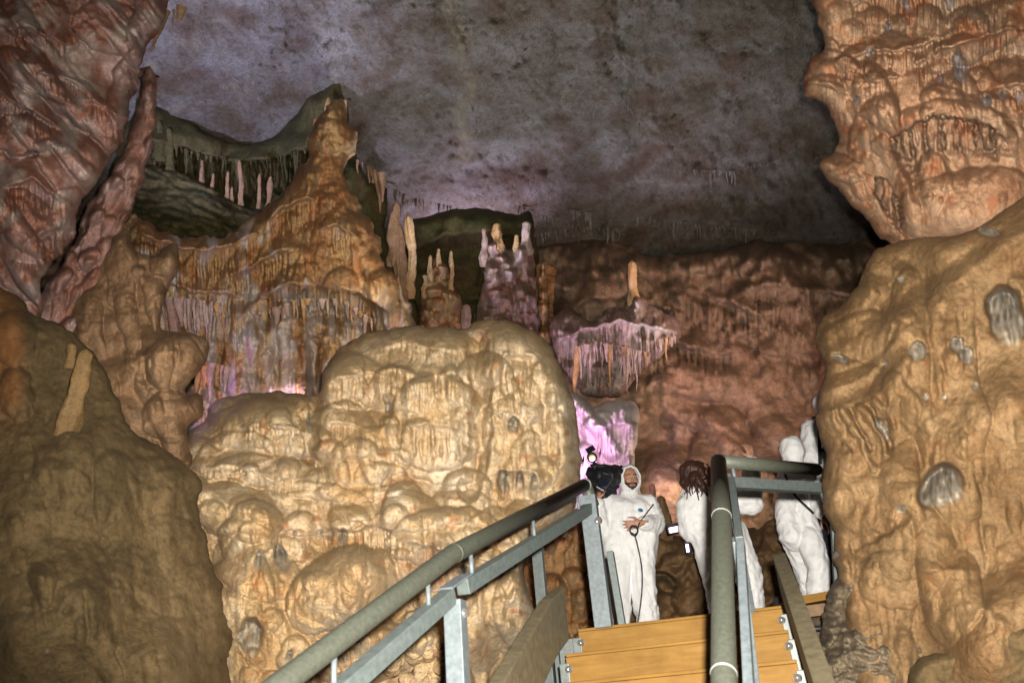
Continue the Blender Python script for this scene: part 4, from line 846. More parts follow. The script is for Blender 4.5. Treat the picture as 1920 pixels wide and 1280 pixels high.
t = rock_thing(1640, 1270, 3.9, 'dark wet craggy rock at the foot of the tan wall', 'rock formation', 'wet_rock')
r = Relief([(1515, 1500), (1532, 1280), (1538, 1180), (1556, 1105), (1585, 1060), (1622, 1085), (1680, 1120), (1745, 1170), (1770, 1230), (1700, 1270), (1690, 1500)], 2, [(1550, 1150, 4.15), (1650, 1150, 3.9), (1620, 1300, 3.7), (1740, 1210, 3.75)], rough=8, seed=121)
r.rough(0.14, 60, 5); r.h += 0.06 * ridged(r.X / 40, r.Y / 30, 4, 3); r.lobe_layer(40, 36, .10, 1.3, 1, 16)
r.build('crag_rock', m_dark, 26, 0.4, 0.8, t)
r = Relief([(1690, 1500), (1700, 1262), (1800, 1210), (1950, 1160), (2350, 1150), (2350, 1700), (1690, 1700)], 3, [(1750, 1260, 3.3), (1950, 1200, 2.9), (2000, 1400, 2.6)], rough=6, seed=123)
r.rough(0.06, 90, 4); r.rough(.01, 16, 3, 4)
t = rock_thing(1850, 1290, 2.9, 'flat brown mud-coated ledge in the lower right corner', 'rock ledge', 'rock_ledge')
r.build('ledge_rock', m_near, 30, 0.3, 0.6, t)

# ------------------------------------------------------------------ stairs and railings
YAW = radians(15)
HD = np.array([sin(YAW), cos(YAW), 0.0]); PR = np.array([cos(YAW), -sin(YAW), 0.0]); UZ = np.array([0, 0, 1.0])
def Q(s, o, z): return HD * s + PR * o + UZ * z          # along the stairs, across them, up
m_galv = plain('galvanised_steel', (0.125, 0.15, 0.16), 0.55, 0.15, 0.25, 40, 0.0006, 0.3)
m_galv2 = plain('dull_galvanised_steel', (0.095, 0.118, 0.115), 0.55, 0.15, 0.22, 40, 0.0006)
m_tube = plain('grey_green_handrail_tube', (0.062, 0.068, 0.052), 0.5, 0.1, 0.22, 70, 0.0006)
m_beam = plain('khaki_painted_steel_beam', (0.13, 0.11, 0.065), 0.6, 0.0, 0.3, 26, 0.001)
m_bolt = plain('shiny_bolt_steel', (0.8, 0.8, 0.8), 0.2, 0.9, 0.1)
m_ring = plain('white_joint_ring', (0.24, 0.25, 0.24), 0.4, 0.0, 0.08)
m_plate = plain('dark_bracket_steel', (0.10, 0.115, 0.11), 0.5, 0.3, 0.3, 30)
def wood_mat():
    m, nt, b = mat_base('orange_plywood')
    tc = node(nt, 'ShaderNodeTexCoord').outputs['Object']
    mp = node(nt, 'ShaderNodeMapping'); mp.inputs['Scale'].default_value = (1.2, 1.2, 9); mp.inputs['Rotation'].default_value = (0, 0, YAW); nt.links.new(tc, mp.inputs[0])
    n = noise(nt, mp.outputs[0], 3.0, 7, 0.6, 0.8); n2 = noise(nt, tc, 2.2, 6, 0.7)
    c = ramp(nt, [(0.3, (0.175, 0.088, 0.016)), (0.5, (0.205, 0.108, 0.022)), (0.7, (0.24, 0.132, 0.032))], n)
    c = mixc(nt, 0.6, c, ramp(nt, [(0.35, (0.6, 0.57, 0.5)), (0.6, (1.05, 1.05, 1.05))], n2), 'MULTIPLY')
    nt.links.new(c, b.inputs['Base Color']); b.inputs['Roughness'].default_value = 0.65; b.inputs['Specular IOR Level'].default_value = 0.15
    bp = node(nt, 'ShaderNodeBump'); bp.inputs['Distance'].default_value = 0.001; nt.links.new(n, bp.inputs['Height']); nt.links.new(bp.outputs[0], b.inputs['Normal'])
    return m
m_wood = wood_mat()

def bevel_mesh(bm, w_=0.004, seg=2):
    bmesh.ops.bevel(bm, geom=list(bm.edges), offset=w_, segments=seg, affect='EDGES', profile=0.6)
def box_mesh(name, a, b, side, wd, ht, bev=0.004):
    """bar from point a to b: wd across (along 'side'), ht the other way"""
    a = np.array(a, float); b = np.array(b, float); ax = b - a; L = np.linalg.norm(ax); ax /= L
    sd = np.array(side, float); sd -= ax * (sd @ ax); sd /= np.linalg.norm(sd); up = np.cross(sd, ax)
    bm = bmesh.new(); vs = []
    for t in (a, b):
        for i, j in ((-1, -1), (1, -1), (1, 1), (-1, 1)): vs.append(bm.verts.new(Vector(t + sd * wd / 2 * i + up * ht / 2 * j)))
    for f in ((0, 1, 2, 3), (7, 6, 5, 4), (0, 4, 5, 1), (1, 5, 6, 2), (2, 6, 7, 3), (3, 7, 4, 0)): bm.faces.new([vs[k] for k in f])
    bmesh.ops.recalc_face_normals(bm, faces=bm.faces)
    if bev: bevel_mesh(bm, bev)
    me = bpy.data.meshes.new(name); bm.to_mesh(me); bm.free(); return me
def bar(name, a, b, side, wd, ht, mat, parent=None, bev=0.004): return link(name, box_mesh(name, a, b, side, wd, ht, bev), mat, parent)
def tube_mesh(name, pts, r, seg=20, res=1):
    pts = [np.array(p, float) for p in pts]
    if res > 1:
        out = []
        for i in range(len(pts) - 1):
            p0 = pts[max(i - 1, 0)]; p1 = pts[i]; p2 = pts[i + 1]; p3 = pts[min(i + 2, len(pts) - 1)]
            for q in range(res):
                t = q / res
                out.append(0.5 * (2 * p1 + (p2 - p0) * t + (2 * p0 - 5 * p1 + 4 * p2 - p3) * t * t + (3 * p1 - p0 - 3 * p2 + p3) * t ** 3))
        pts = out + [pts[-1]]
    n = len(pts); vs = []; ref = None
    for i in range(n):
        tg = pts[min(i + 1, n - 1)] - pts[max(i - 1, 0)]; tg /= np.linalg.norm(tg) + 1e-9
        if ref is None: ref = np.cross(tg, [0.1, 0.2, 1]); ref /= np.linalg.norm(ref)
        ref = ref - tg * (ref @ tg); ref /= np.linalg.norm(ref) + 1e-9
        bn = np.cross(tg, ref); rr = r[i] if hasattr(r, '__len__') else r
        for k in range(seg):
            a = 2 * pi * k / seg; vs.append(pts[i] + rr * (cos(a) * ref + sin(a) * bn))
    F = [[i * seg + k, i * seg + (k + 1) % seg, (i + 1) * seg + (k + 1) % seg, (i + 1) * seg + k] for i in range(n - 1) for k in range(seg)]
    vs.append(pts[0]); vs.append(pts[-1]); c0 = len(vs) - 2
    for k in range(0, seg, 2): F.append([c0, (k + 2) % seg, (k + 1) % seg, k]); b0 = (n - 1) * seg; F.append([c0 + 1, b0 + k, b0 + (k + 1) % seg, b0 + (k + 2) % seg])
    return npmesh(name, vs, F)
def tube(name, pts, r, mat, parent=None, seg=20, res=1): return link(name, tube_mesh(name, pts, r, seg, res), mat, parent)
def disc(name, c, axis, r, h, mat, parent=None, seg=20):
    c = np.array(c, float); axis = np.array(axis, float); axis /= np.linalg.norm(axis)
    return tube(name, [c - axis * h / 2, c - axis * h * 0.45, c + axis * h * 0.45, c + axis * h / 2], [r * 0.85, r, r, r * 0.85], mat, parent, seg)

st = empty('staircase', Q(4.0, -0.45, -1.0), 'orange plywood stair flight between two khaki steel beams leading up to the people', 'stairs')
NOSE = [(4.62 - 0.36 * k, 0.47 - 0.15 * k) for k in range(9)]
for k, (s, z) in enumerate(NOSE):
    bar('riser', Q(s - 0.004, -1.0, z - 0.070), Q(s - 0.004, 0.10, z - 0.070), HD, 0.024, 0.134, m_wood, st, 0.003)
    bar('tread', Q(s + 0.168, -1.0, z + 0.006), Q(s + 0.168, 0.10, z + 0.006), HD, 0.364, 0.016, m_wood, st, 0.006)
bar('landing_floor', Q(6.72, -1.35, 0.45), Q(6.72, 0.12, 0.45), HD, 3.5, 0.04, m_wood, st, 0.006)
bar('landing_floor', Q(7.1, 0.13, 0.44), Q(7.1, 1.6, 0.44), HD, 2.2, 0.04, m_wood, st, 0.006)
for s in (5.0, 8.3):
    for o in (-1.2, 0.0): bar('landing_leg', Q(s, o, 0.42), Q(s, o, -1.2), PR, 0.08, 0.08, m_galv2, st)
def beam(path, o, wd, ht, nm='stringer'):
    # one bent beam, extruded along the path
    bm = bmesh.new(); rows = []
    for (s, z) in path:
        rows.append([bm.verts.new(Vector(Q(s, o + i * wd / 2, z + j * ht / 2))) for i, j in ((-1, -1), (1, -1), (1, 1), (-1, 1))])
    for a, b in zip(rows[:-1], rows[1:]):
        for k in range(4): bm.faces.new((a[k], a[(k + 1) % 4], b[(k + 1) % 4], b[k]))
    bm.faces.new(rows[0][::-1]); bm.faces.new(rows[-1])
    bmesh.ops.recalc_face_normals(bm, faces=bm.faces); bevel_mesh(bm, 0.006)
    me = bpy.data.meshes.new(nm); bm.to_mesh(me); bm.free(); return link(nm, me, m_beam, st)
beam([(0.6, -1.17), (3.75, 0.27), (4.2, 0.47), (4.48, 0.56)], -1.06, 0.07, 0.27)
beam([(0.6, -1.15), (3.9, 0.33), (4.75, 0.66)], 0.15, 0.07, 0.22)
for k in range(0, 5):
    s, z = NOSE[k]
    for o, sg in ((-1.0, 1), (0.10, -1)):
        br = bar('bracket', Q(s + 0.06, o - 0.012 * sg, z - 0.03), Q(s + 0.06, o - 0.012 * sg, z - 0.20), PR, 0.05, 0.16, m_plate, st, 0.004)
        # bolt heads on the brackets
        o_ = o + 0.035 * sg
        disc('bolt', Q(s - 0.03, o_ - 0.02 * sg, z - 0.06), -HD + PR * sg, 0.017, 0.03, m_bolt, br, 12)
bar('floor_cleat', Q(4.66, -1.12, 0.36), Q(4.66, -0.99, 0.36), HD, 0.1, 0.16, m_plate, st)

def railing(label, path, bars_off, posts, pins, rings, ends=()):
    t = empty('handrail', posts[0][1], label, 'handrail')
    tube('rail_tube', path, 0.043, m_tube, t, 24)
    for (a, b) in bars_off: bar('lower_bar', a, b, PR, 0.05, 0.055, m_galv2, t)
    for (a, b, wd, dp, m__) in posts:
        pass
    return t
# left railing
A0, A1, A2, A3 = P(1098, 908, 4.75), P(845, 1040, 3.1), P(525, 1283, 2.2), P(120, 1600, 1.6)
t = empty('handrail', Q(2.6, -0.97, -0.7), 'left handrail: grey-green tube above a steel bar, climbing to the man with the camera', 'handrail')
tube('rail_tube', [A3, A2, A1, A0], 0.037, m_tube, t, 28)
for p_, q_, k in ((A1, A0, 0.02), (A1, A0, 0.995)):
    c = p_ + (q_ - p_) * k; ax = (q_ - p_) / np.linalg.norm(q_ - p_); disc('joint_ring', c, ax, 0.039, 0.035 if k > 0.5 else 0.012, m_ring if k > 0.5 else m_tube, t, 28)
dn = -UZ * 0.145
for a, b in ((A1 + dn + (A0 - A1) * 0.05, A0 + dn), (A3 + dn, A1 + dn + (A2 - A1) * 0.02)): bar('lower_bar', a, b, PR, 0.055, 0.06, m_galv2, t)
bar('corner_plate', A1 + dn * 0.74 + (A2 - A1) * 0.05, A1 + dn * 0.72 + (A0 - A1) * 0.07, PR, 0.06, 0.008, m_galv, t, 0.002)
for p_, q_, ks in ((A1, A0, (0.1, 0.5, 0.9)), (A2, A1, (0.25, 0.82)), ):
    for k in ks:
        c = p_ + (q_ - p_) * k; tube('pin', [c - UZ * 0.035, c - UZ * 0.13], 0.009, m_galv, t, 10)
B1 = A1 + dn - UZ * 0.03 + (A0 - A1) * 0.01
pst = bar('post', B1, np.array([B1[0], B1[1], -1.2]), PR, 0.07, 0.07, m_galv, t)
disc('bolt', B1 - UZ * 0.05 + PR * 0.037 - HD * 0.0, PR - 0.4 * HD, 0.017, 0.02, m_bolt, pst, 12)
B0 = A0 + dn * 0.5 + (A0 - A1) * 0.01
pst = bar('post', B0, np.array([B0[0] + 0.0, B0[1], 0.475]), PR, 0.095, 0.07, m_galv, t)
disc('bolt', B0 - UZ * 0.16 + PR * 0.05 - HD * 0.03, PR - HD, 0.022, 0.02, m_bolt, pst, 12)
bar('post', B0 + PR * 0.055 + HD * 0.2 - UZ * 0.3, np.array([B0[0], B0[1], 0.36]) + PR * 0.075 + HD * 0.2, PR, 0.04, 0.05, m_galv2, t)
tube('rail_tube', [A0, A0 + HD * 0.06 - UZ * 0.12 + PR * 0.02], 0.037, m_tube, t, 24)
b_ = P(1006, 1012, 5.4); pst = bar('post', b_, b_ - UZ * 0.9, PR, 0.07, 0.06, m_galv2, t)
bar('post_cap', b_ - UZ * 0.02, b_ + UZ * 0.035, PR, 0.1, 0.12, m_plate, t)

# right railing
R0, R1, R2, R3 = P(1347, 864, 4.0), P(1353, 968, 3.15), P(1357, 1262, 2.35), P(1366, 1700, 1.75)
t = empty('handrail', Q(4.2, 0.0, 0.4), 'right handrail seen end-on in front of the woman, turning right at its top', 'handrail')
tube('rail_tube', [R3, R2, R1, R0], 0.038, m_tube, t, 28)
for c, ax in ((R1, R1 - R2), (R2, R2 - R1)):
    ax = ax / np.linalg.norm(ax); disc('joint_ring', c, ax, 0.0395, 0.008, m_ring, t, 28)
G1 = P(1532, 880, 4.5)
tube('rail_tube', [R0 + (G1 - R0) * 0.02, G1], 0.034, m_tube, t, 24)
disc('tube_cap', R0 + UZ * 0.0, R0 - R1, 0.039, 0.02, m_tube, t, 28)
dg = -UZ * 0.11
bar('lower_bar', R0 + dg + (G1 - R0) * 0.06, G1 + dg + (G1 - R0) * 0.04, np.cross(G1 - R0, UZ), 0.05, 0.055, m_galv2, t)
bar('lower_bar', R0 + dg + PR * 0.045, R1 + dg + PR * 0.05, PR, 0.03, 0.05, m_galv2, t)
bar('lower_bar', R1 + dg + PR * 0.052, R2 + dg + PR * 0.055, PR, 0.03, 0.05, m_galv, t)
bar('lower_bar', R2 + dg + PR * 0.055, R3 + dg + PR * 0.06, PR, 0.03, 0.05, m_galv, t)
bar('post', P(1364, 892, 4.0), P(1411, 1150, 4.25), PR, 0.035, 0.06, m_galv, t)
bar('post', P(1382, 1010, 3.2), P(1432, 1420, 3.3), PR, 0.04, 0.06, m_galv, t)
tube('pin', [R0 + (G1 - R0) * 0.12 - UZ * 0.03, R0 + (G1 - R0) * 0.12 - UZ * 0.09], 0.009, m_galv, t, 10)
g2 = G1 + dg + (G1 - R0) * 0.03
bar('post', g2, P(1572, 975, 4.3), PR, 0.07, 0.06, m_galv2, t)
bar('post', P(1572, 975, 4.45) + HD * 0.1, P(1590, 1180, 4.2) + HD * 0.4, PR, 0.07, 0.06, m_galv2, t)

# plank bridge, black hose and rubble right of the stairs
bar_ = empty('plank', P(1500, 1135, 5.0), 'short wooden plank step right of the stairs under the hooded person', 'plank')
bar('board', P(1462, 1140, 5.3), P(1560, 1122, 5.3), HD, 0.5, 0.05, m_wood, bar_)
bar('board_edge', P(1470, 1152, 5.0), P(1560, 1140, 5.0), HD, 0.06, 0.07, plain('weathered_wood', (0.16, 0.10, 0.05), 0.7, 0, 0.3), bar_)
m_black = plain('black_rubber', (0.012, 0.012, 0.013), 0.45, 0, 0.2)
tag(tube('hose', [P(1455, 1120, 4.9), P(1462, 1158, 4.8), P(1490, 1176, 4.75), P(1530, 1178, 4.7), P(1590, 1172, 4.7)], 0.016, m_black, None, 12, 6), 'black hose looping over the rubble below the plank', 'hose')
tag(tube('hose', [P(1452, 1150, 5.0), P(1468, 1190, 4.9), P(1500, 1205, 4.9), P(1540, 1215, 4.9)], 0.014, m_black, None, 12, 6), 'second, lower black hose behind the first one in the rubble', 'hose')
rub = empty('rubble', P(1500, 1270, 4.7), 'heap of muddy broken rocks right of the stair beam', 'rubble')
rg = np.random.RandomState(3)
def stone_mesh(c, rx, ry, rz, seed, sub=4, amp=0.35):
    bm = bmesh.new(); bmesh.ops.create_icosphere(bm, subdivisions=sub, radius=1.0)
    from mathutils import noise as mn
    off = Vector((seed * 3.1, seed * 1.7, seed * 0.9))
    for v in bm.verts:
        p = v.co.copy(); n = mn.fractal(p * 1.2 + off, 1.0, 2.0, 4) * amp; cl = mn.cell(p * 1.6 + off) * 0.10
        p = p * (1 + n + cl); p.z = max(p.z, -0.8); v.co = Vector((p.x * rx + c[0], p.y * ry + c[1], p.z * rz + c[2]))
    me = bpy.data.meshes.new('stone'); bm.to_mesh(me); bm.free()
    me.polygons.foreach_set('use_smooth', np.ones(len(me.polygons), bool)); return me
k = 0
for (x, y, w_, h_, d) in [(1480, 1180, 34, 16, 5.0), (1525, 1195, 34, 18, 4.9), (1490, 1215, 30, 16, 4.7), (1535, 1225, 26, 18, 4.7), (1500, 1245, 36, 15, 4.6), (1495, 1275, 34, 16, 4.4), (1545, 1262, 30, 18, 4.4), (1475, 1235, 22, 14, 4.8), (1520, 1290, 36, 18, 4.3), (1465, 1160, 26, 16, 5.3), (1540, 1165, 30, 18, 5.2), (1505, 1150, 40, 22, 5.8)]:
    s_ = d / FPX; k += 1
    link('stone', stone_mesh(P(x, y, d), w_ * s_, w_ * s_, h_ * s_ * 1.2, k), m_dark, rub)

# ------------------------------------------------------------------ lit spots seen through the gap behind the woman
m_glow = bpy.data.materials.new('lit_rock_glow'); m_glow.use_nodes = True  # glowing bars stand in for brightly lit rock; no lamps there
_n = m_glow.node_tree; _b = _n.nodes['Principled BSDF']; _b.inputs['Base Color'].default_value = (0.8, 0.7, 0.9, 1)
_b.inputs['Emission Color'].default_value = (0.95, 0.75, 1.0, 1); _b.inputs['Emission Strength'].default_value = 4.0
t = empty('glow_patch', P(1276, 1000, 9.05), 'long glowing bar for the pinkish lit rock low behind the woman', 'glow patch')
bar('light_face', P(1255, 994, 8.2), P(1297, 986, 8.2), HD, 0.03, 0.05, m_glow, t, 0.006)
bar('glow_backing', P(1250, 993, 8.28), P(1302, 985, 8.28), HD, 0.08, 0.10, m_black, t)
t = empty('glow_patch', P(1288, 1034, 8.95), 'tiny glowing bar for a lit bit of rock below the long one', 'glow patch')
bar('light_face', P(1288, 1020, 8.0), P(1290, 1034, 8.0), HD, 0.03, 0.026, m_glow, t, 0.004)
bar('glow_backing', P(1289, 1016, 8.06), P(1292, 1038, 8.06), HD, 0.07, 0.06, m_black, t)

# ------------------------------------------------------------------ people
from mathutils import noise as mnz
def RY(px, py): return _f + CR * (px - 960) / FPX - CU * (py - 640) / FPX
def U(px, py, Y):
    q = RY(px, py); return q * (Y / q[1])
def Yfor(px, py, z):
    q = RY(px, py); return q[1] * z / q[2]
class Soup:
    """plain collector of closed shapes"""
    def __init__(s): s.v = []; s.f = []; s.n = 0
    def add(s, v, f): s.v.append(v); s.f.append(f + s.n); s.n += len(v)
def rings_shape(P_):
    """P_: rings x seg x 3 array, closed with tiny end rings"""
    n, m, _ = P_.shape; ix = np.arange(n * m).reshape(n, m); nx = np.roll(ix, -1, 1)
    F = np.stack([ix[:-1].ravel(), nx[:-1].ravel(), nx[1:].ravel(), ix[1:].ravel()], 1)
    c = np.array([P_[0].mean(0), P_[-1].mean(0)])
    V_ = np.concatenate([P_.reshape(-1, 3), c]); k = n * m
    A = np.stack([ix[0], np.full(m, k), nx[0], ix[0]], 1)[:, :3]; B = np.stack([ix[-1], nx[-1], np.full(m, k + 1)], 1)
    Q4 = np.concatenate([F, np.concatenate([A, A[:, :1]], 1), np.concatenate([B, B[:, :1]], 1)])
    return V_, Q4
def capsule(bm, a, ra, b, rb, seg=12):
    a = np.array(a, float); b = np.array(b, float); ax = b - a; L = np.linalg.norm(ax) + 1e-9; ax /= L
    t1 = np.cross(ax, [0.31, 0.9, 0.17]); t1 /= np.linalg.norm(t1); t2 = np.cross(ax, t1)
    th = np.linspace(-0.48 * pi, 0, 5); A = np.linspace(0, 2 * pi, seg, endpoint=False)
    prof = [(ra * sin(t), ra * cos(t)) for t in th] + [(L - rb * sin(t), rb * cos(t)) for t in th[::-1]]
    R = np.array([[a + ax * h + (t1 * cos(q) + t2 * sin(q)) * r_ for q in A] for h, r_ in prof])
    bm.add(*rings_shape(R))
def ellip(bm, c, rx, ry, rz, rot=None, seg=18):
    m = np.array(rot) if rot is not None else np.eye(3); c = np.array(c, float)
    th = np.linspace(0.03 * pi, 0.97 * pi, seg // 2 + 2); A = np.linspace(0, 2 * pi, seg, endpoint=False)
    R = np.array([[[rx * sin(t) * cos(q), ry * sin(t) * sin(q), -rz * cos(t)] for q in A] for t in th])
    bm.add(*rings_shape(R @ m.T + c))
def soup_mesh(name, build):
    bm = Soup(); build(bm)
    V_ = np.concatenate(bm.v); F = np.concatenate(bm.f)
    me = bpy.data.meshes.new(name)
    me.from_pydata(V_.tolist(), [], [(f[0], f[1], f[2]) if f[3] == f[0] else tuple(f) for f in F.tolist()])
    me.polygons.foreach_set('use_smooth', np.ones(len(me.polygons), bool)); return me
TMP = bpy.data.scenes.new('workbench')
def fuse(name, build, voxel, mat, parent, smooth=3, crease=0.0, cs=9.0, seed=0, colour=None):
    """union of closed shapes turned into one continuous skin"""
    me = soup_mesh('raw', build)
    o = bpy.data.objects.new('raw', me); TMP.collection.objects.link(o)
    md = o.modifiers.new('r', 'REMESH'); md.mode = 'VOXEL'; md.voxel_size = voxel; md.use_smooth_shade = True
    if smooth: ms = o.modifiers.new('s', 'SMOOTH'); ms.factor = 0.5; ms.iterations = smooth
    vl = TMP.view_layers[0]; vl.update()
    me2 = bpy.data.meshes.new_from_object(o.evaluated_get(vl.depsgraph))
    bpy.data.objects.remove(o)
    me2.name = name
    if crease:
        off = Vector((seed * 7.3, seed * 2.9, seed))
        nor = [Vector(v.normal) for v in me2.vertices]; out = []
        for v, nv_ in zip(me2.vertices, nor):
            p = Vector(v.co); q = Vector((p.x * cs * 1.1, p.y * cs * 1.1, p.z * cs * 0.85)) + off
            q = q + mnz.noise_vector(q * 0.4) * 1.6
            a = 1 - 2.6 * abs(mnz.noise(q)); b = 1 - 2.6 * abs(mnz.noise(q * 2.2)); c = mnz.noise(q * 0.45)
            out.append(p + nv_ * crease * (0.9 * a + 0.45 * b + 0.9 * c))
        me2.vertices.foreach_set('co', np.array(out, np.float32).ravel()); me2.update()
    me2.polygons.foreach_set('use_smooth', np.ones(len(me2.polygons), bool))
    return link(name, me2, mat, parent)

def suit_mat():
    m, nt, b = mat_base('white_coverall_fabric')
    tc = node(nt, 'ShaderNodeTexCoord').outputs['Object']
    n = noise(nt, tc, 7, 6, 0.6, 1.2)
    nt.links.new(ramp(nt, [(0.3, (0.68, 0.69, 0.69)), (0.6, (0.80, 0.81, 0.81))], n), b.inputs['Base Color'])
    b.inputs['Roughness'].default_value = 0.6
    mp = node(nt, 'ShaderNodeMapping'); mp.inputs['Scale'].default_value = (1, 1, 0.6); nt.links.new(tc, mp.inputs[0])
    v = node(nt, 'ShaderNodeTexVoronoi', feature='SMOOTH_F1'); v.inputs['Scale'].default_value = 16; nt.links.new(mp.outputs[0], v.inputs['Vector'])
    n2 = noise(nt, mp.outputs[0], 22, 4, 0.6, 2.5)
    ad = node(nt, 'ShaderNodeMath', operation='ADD'); nt.links.new(v.outputs['Distance'], ad.inputs[0]); nt.links.new(n2, ad.inputs[1])
    bp = node(nt, 'ShaderNodeBump'); bp.inputs['Distance'].default_value = 0.005; nt.links.new(ad.outputs[0], bp.inputs['Height']); nt.links.new(bp.outputs[0], b.inputs['Normal'])
    return m
m_suit = suit_mat()
m_skin = plain('skin', (0.42, 0.22, 0.14), 0.5, 0, 0.12, 30)
m_skin.node_tree.nodes['Principled BSDF'].inputs['Subsurface Weight'].default_value = 0.1
m_hair = plain('red_brown_hair', (0.042, 0.017, 0.010), 0.5, 0, 0.5, 40)
m_beard = plain('dark_stubble', (0.05, 0.028, 0.02), 0.8, 0, 0.3, 120)
m_lip = plain('lips', (0.33, 0.12, 0.10), 0.4, 0, 0.1)
m_eye = plain('dark_eyes', (0.015, 0.01, 0.01), 0.2, 0, 0.1)
m_eyew = plain('eye_whites', (0.6, 0.58, 0.55), 0.3, 0, 0.05)
m_lining = plain('blue_grey_hood_lining', (0.18, 0.27, 0.42), 0.6, 0, 0.15)
m_cloth = plain('black_nylon', (0.010, 0.011, 0.013), 0.5, 0, 0.3, 25, 0.006)
m_navy = plain('navy_cloth', (0.010, 0.014, 0.035), 0.7, 0, 0.3, 25, 0.004)

def rotm(yaw=0, pitch=0, roll=0):
    """head frame: front is -Y; yaw turns towards +X, pitch looks up"""
    return Matrix.Rotation(radians(yaw), 3, 'Z') @ Matrix.Rotation(radians(-pitch), 3, 'X') @ Matrix.Rotation(radians(roll), 3, 'Y')
def head_parts(bm, c, R, k=1.0):
    c = Vector(c)
    def L(x, y, z): return c + R @ Vector((x * k, y * k, z * k))
    ellip(bm, L(0, 0.012, 0.025), 0.074 * k, 0.092 * k, 0.095 * k, R)
    ellip(bm, L(0, -0.018, -0.035), 0.060 * k, 0.068 * k, 0.080 * k, R)
    capsule(bm, L(0, -0.052, -0.085), 0.024 * k, L(0, -0.045, -0.070), 0.036 * k)     # chin
    capsule(bm, L(0, -0.080, 0.012), 0.008 * k, L(0, -0.102, -0.030), 0.0115 * k)    # nose
    for sx in (-1, 1):
        capsule(bm, L(0.012 * sx, -0.079, 0.030), 0.010 * k, L(0.045 * sx, -0.066, 0.028), 0.010 * k)  # brow
        ellip(bm, L(0.036 * sx, -0.060, -0.022), 0.020 * k, 0.016 * k, 0.018 * k, R)
        ellip(bm, L(0.076 * sx, 0.008, -0.010), 0.008 * k, 0.018 * k, 0.030 * k, R)
        ellip(bm, L(0.008 * sx, -0.090, -0.032), 0.008 * k, 0.009 * k, 0.007 * k, R)
    capsule(bm, L(0, 0.03, -0.07), 0.052 * k, L(0, 0.05, -0.17), 0.056 * k)
def face_details(parent, c, R, beard=True, k=1.0, closed=False):
    c = Vector(c)
    def L(x, y, z): return c + R @ Vector((x * k, y * k, z * k))
    for sx in (-1, 1):
        e = link('eye', soup_mesh('eye', lambda bm: ellip(bm, L(0.029 * sx, -0.073, 0.008), 0.015 * k, 0.009 * k, 0.007 * k, R, 10)), m_eyew, parent)
        link('iris', soup_mesh('iris', lambda bm: ellip(bm, L(0.029 * sx, -0.0785, 0.007), 0.0075 * k, 0.0045 * k, 0.0068 * k, R, 10)), m_eye, e)
        tube('eyebrow', [L(0.012 * sx, -0.090, 0.030), L(0.03 * sx, -0.085, 0.036), L(0.050 * sx, -0.068, 0.030)], [0.003, 0.0045, 0.003], m_eye, parent, 8)
    link('mouth', soup_mesh('mouth', lambda bm: (ellip(bm, L(0, -0.086, -0.058), 0.021 * k, 0.008 * k, 0.0055 * k, R, 12), ellip(bm, L(0, -0.085, -0.066), 0.017 * k, 0.008 * k, 0.005 * k, R, 12))), m_lip, parent)
    if beard:
        # thin shell of stubble over jaw, chin and upper lip
        vs = []; F = []; nu, nv = 25, 9
        for i in range(nu):
            a = -1.35 + 2.7 * i / (nu - 1)
            for j in range(nv):
                e = -0.25 - 0.95 * j / (nv - 1); 
                top = -0.030 - 0.012 * cos(a) ; z = top * (1 - j / (nv - 1)) + (-0.108) * (j / (nv - 1))
                rr = 1 - 0.28 * (j / (nv - 1)) ** 2
                x = 0.0625 * sin(a) * rr; y = -0.020 - 0.0675 * cos(a) * rr
                vs.append(L(x, y - 0.002, z)[:]) 
        for i in range(nu - 1):
            for j in range(nv - 1):
                if abs(i - (nu - 1) / 2) < 4.5 and j in (2, 3): continue
                F.append([i * nv + j, i * nv + j + 1, (i + 1) * nv + j + 1, (i + 1) * nv + j])
        b_ = link('beard', npmesh('beard', vs, F), m_beard, parent)
        sm = b_.modifiers.new('s', 'SOLIDIFY'); sm.thickness = 0.003
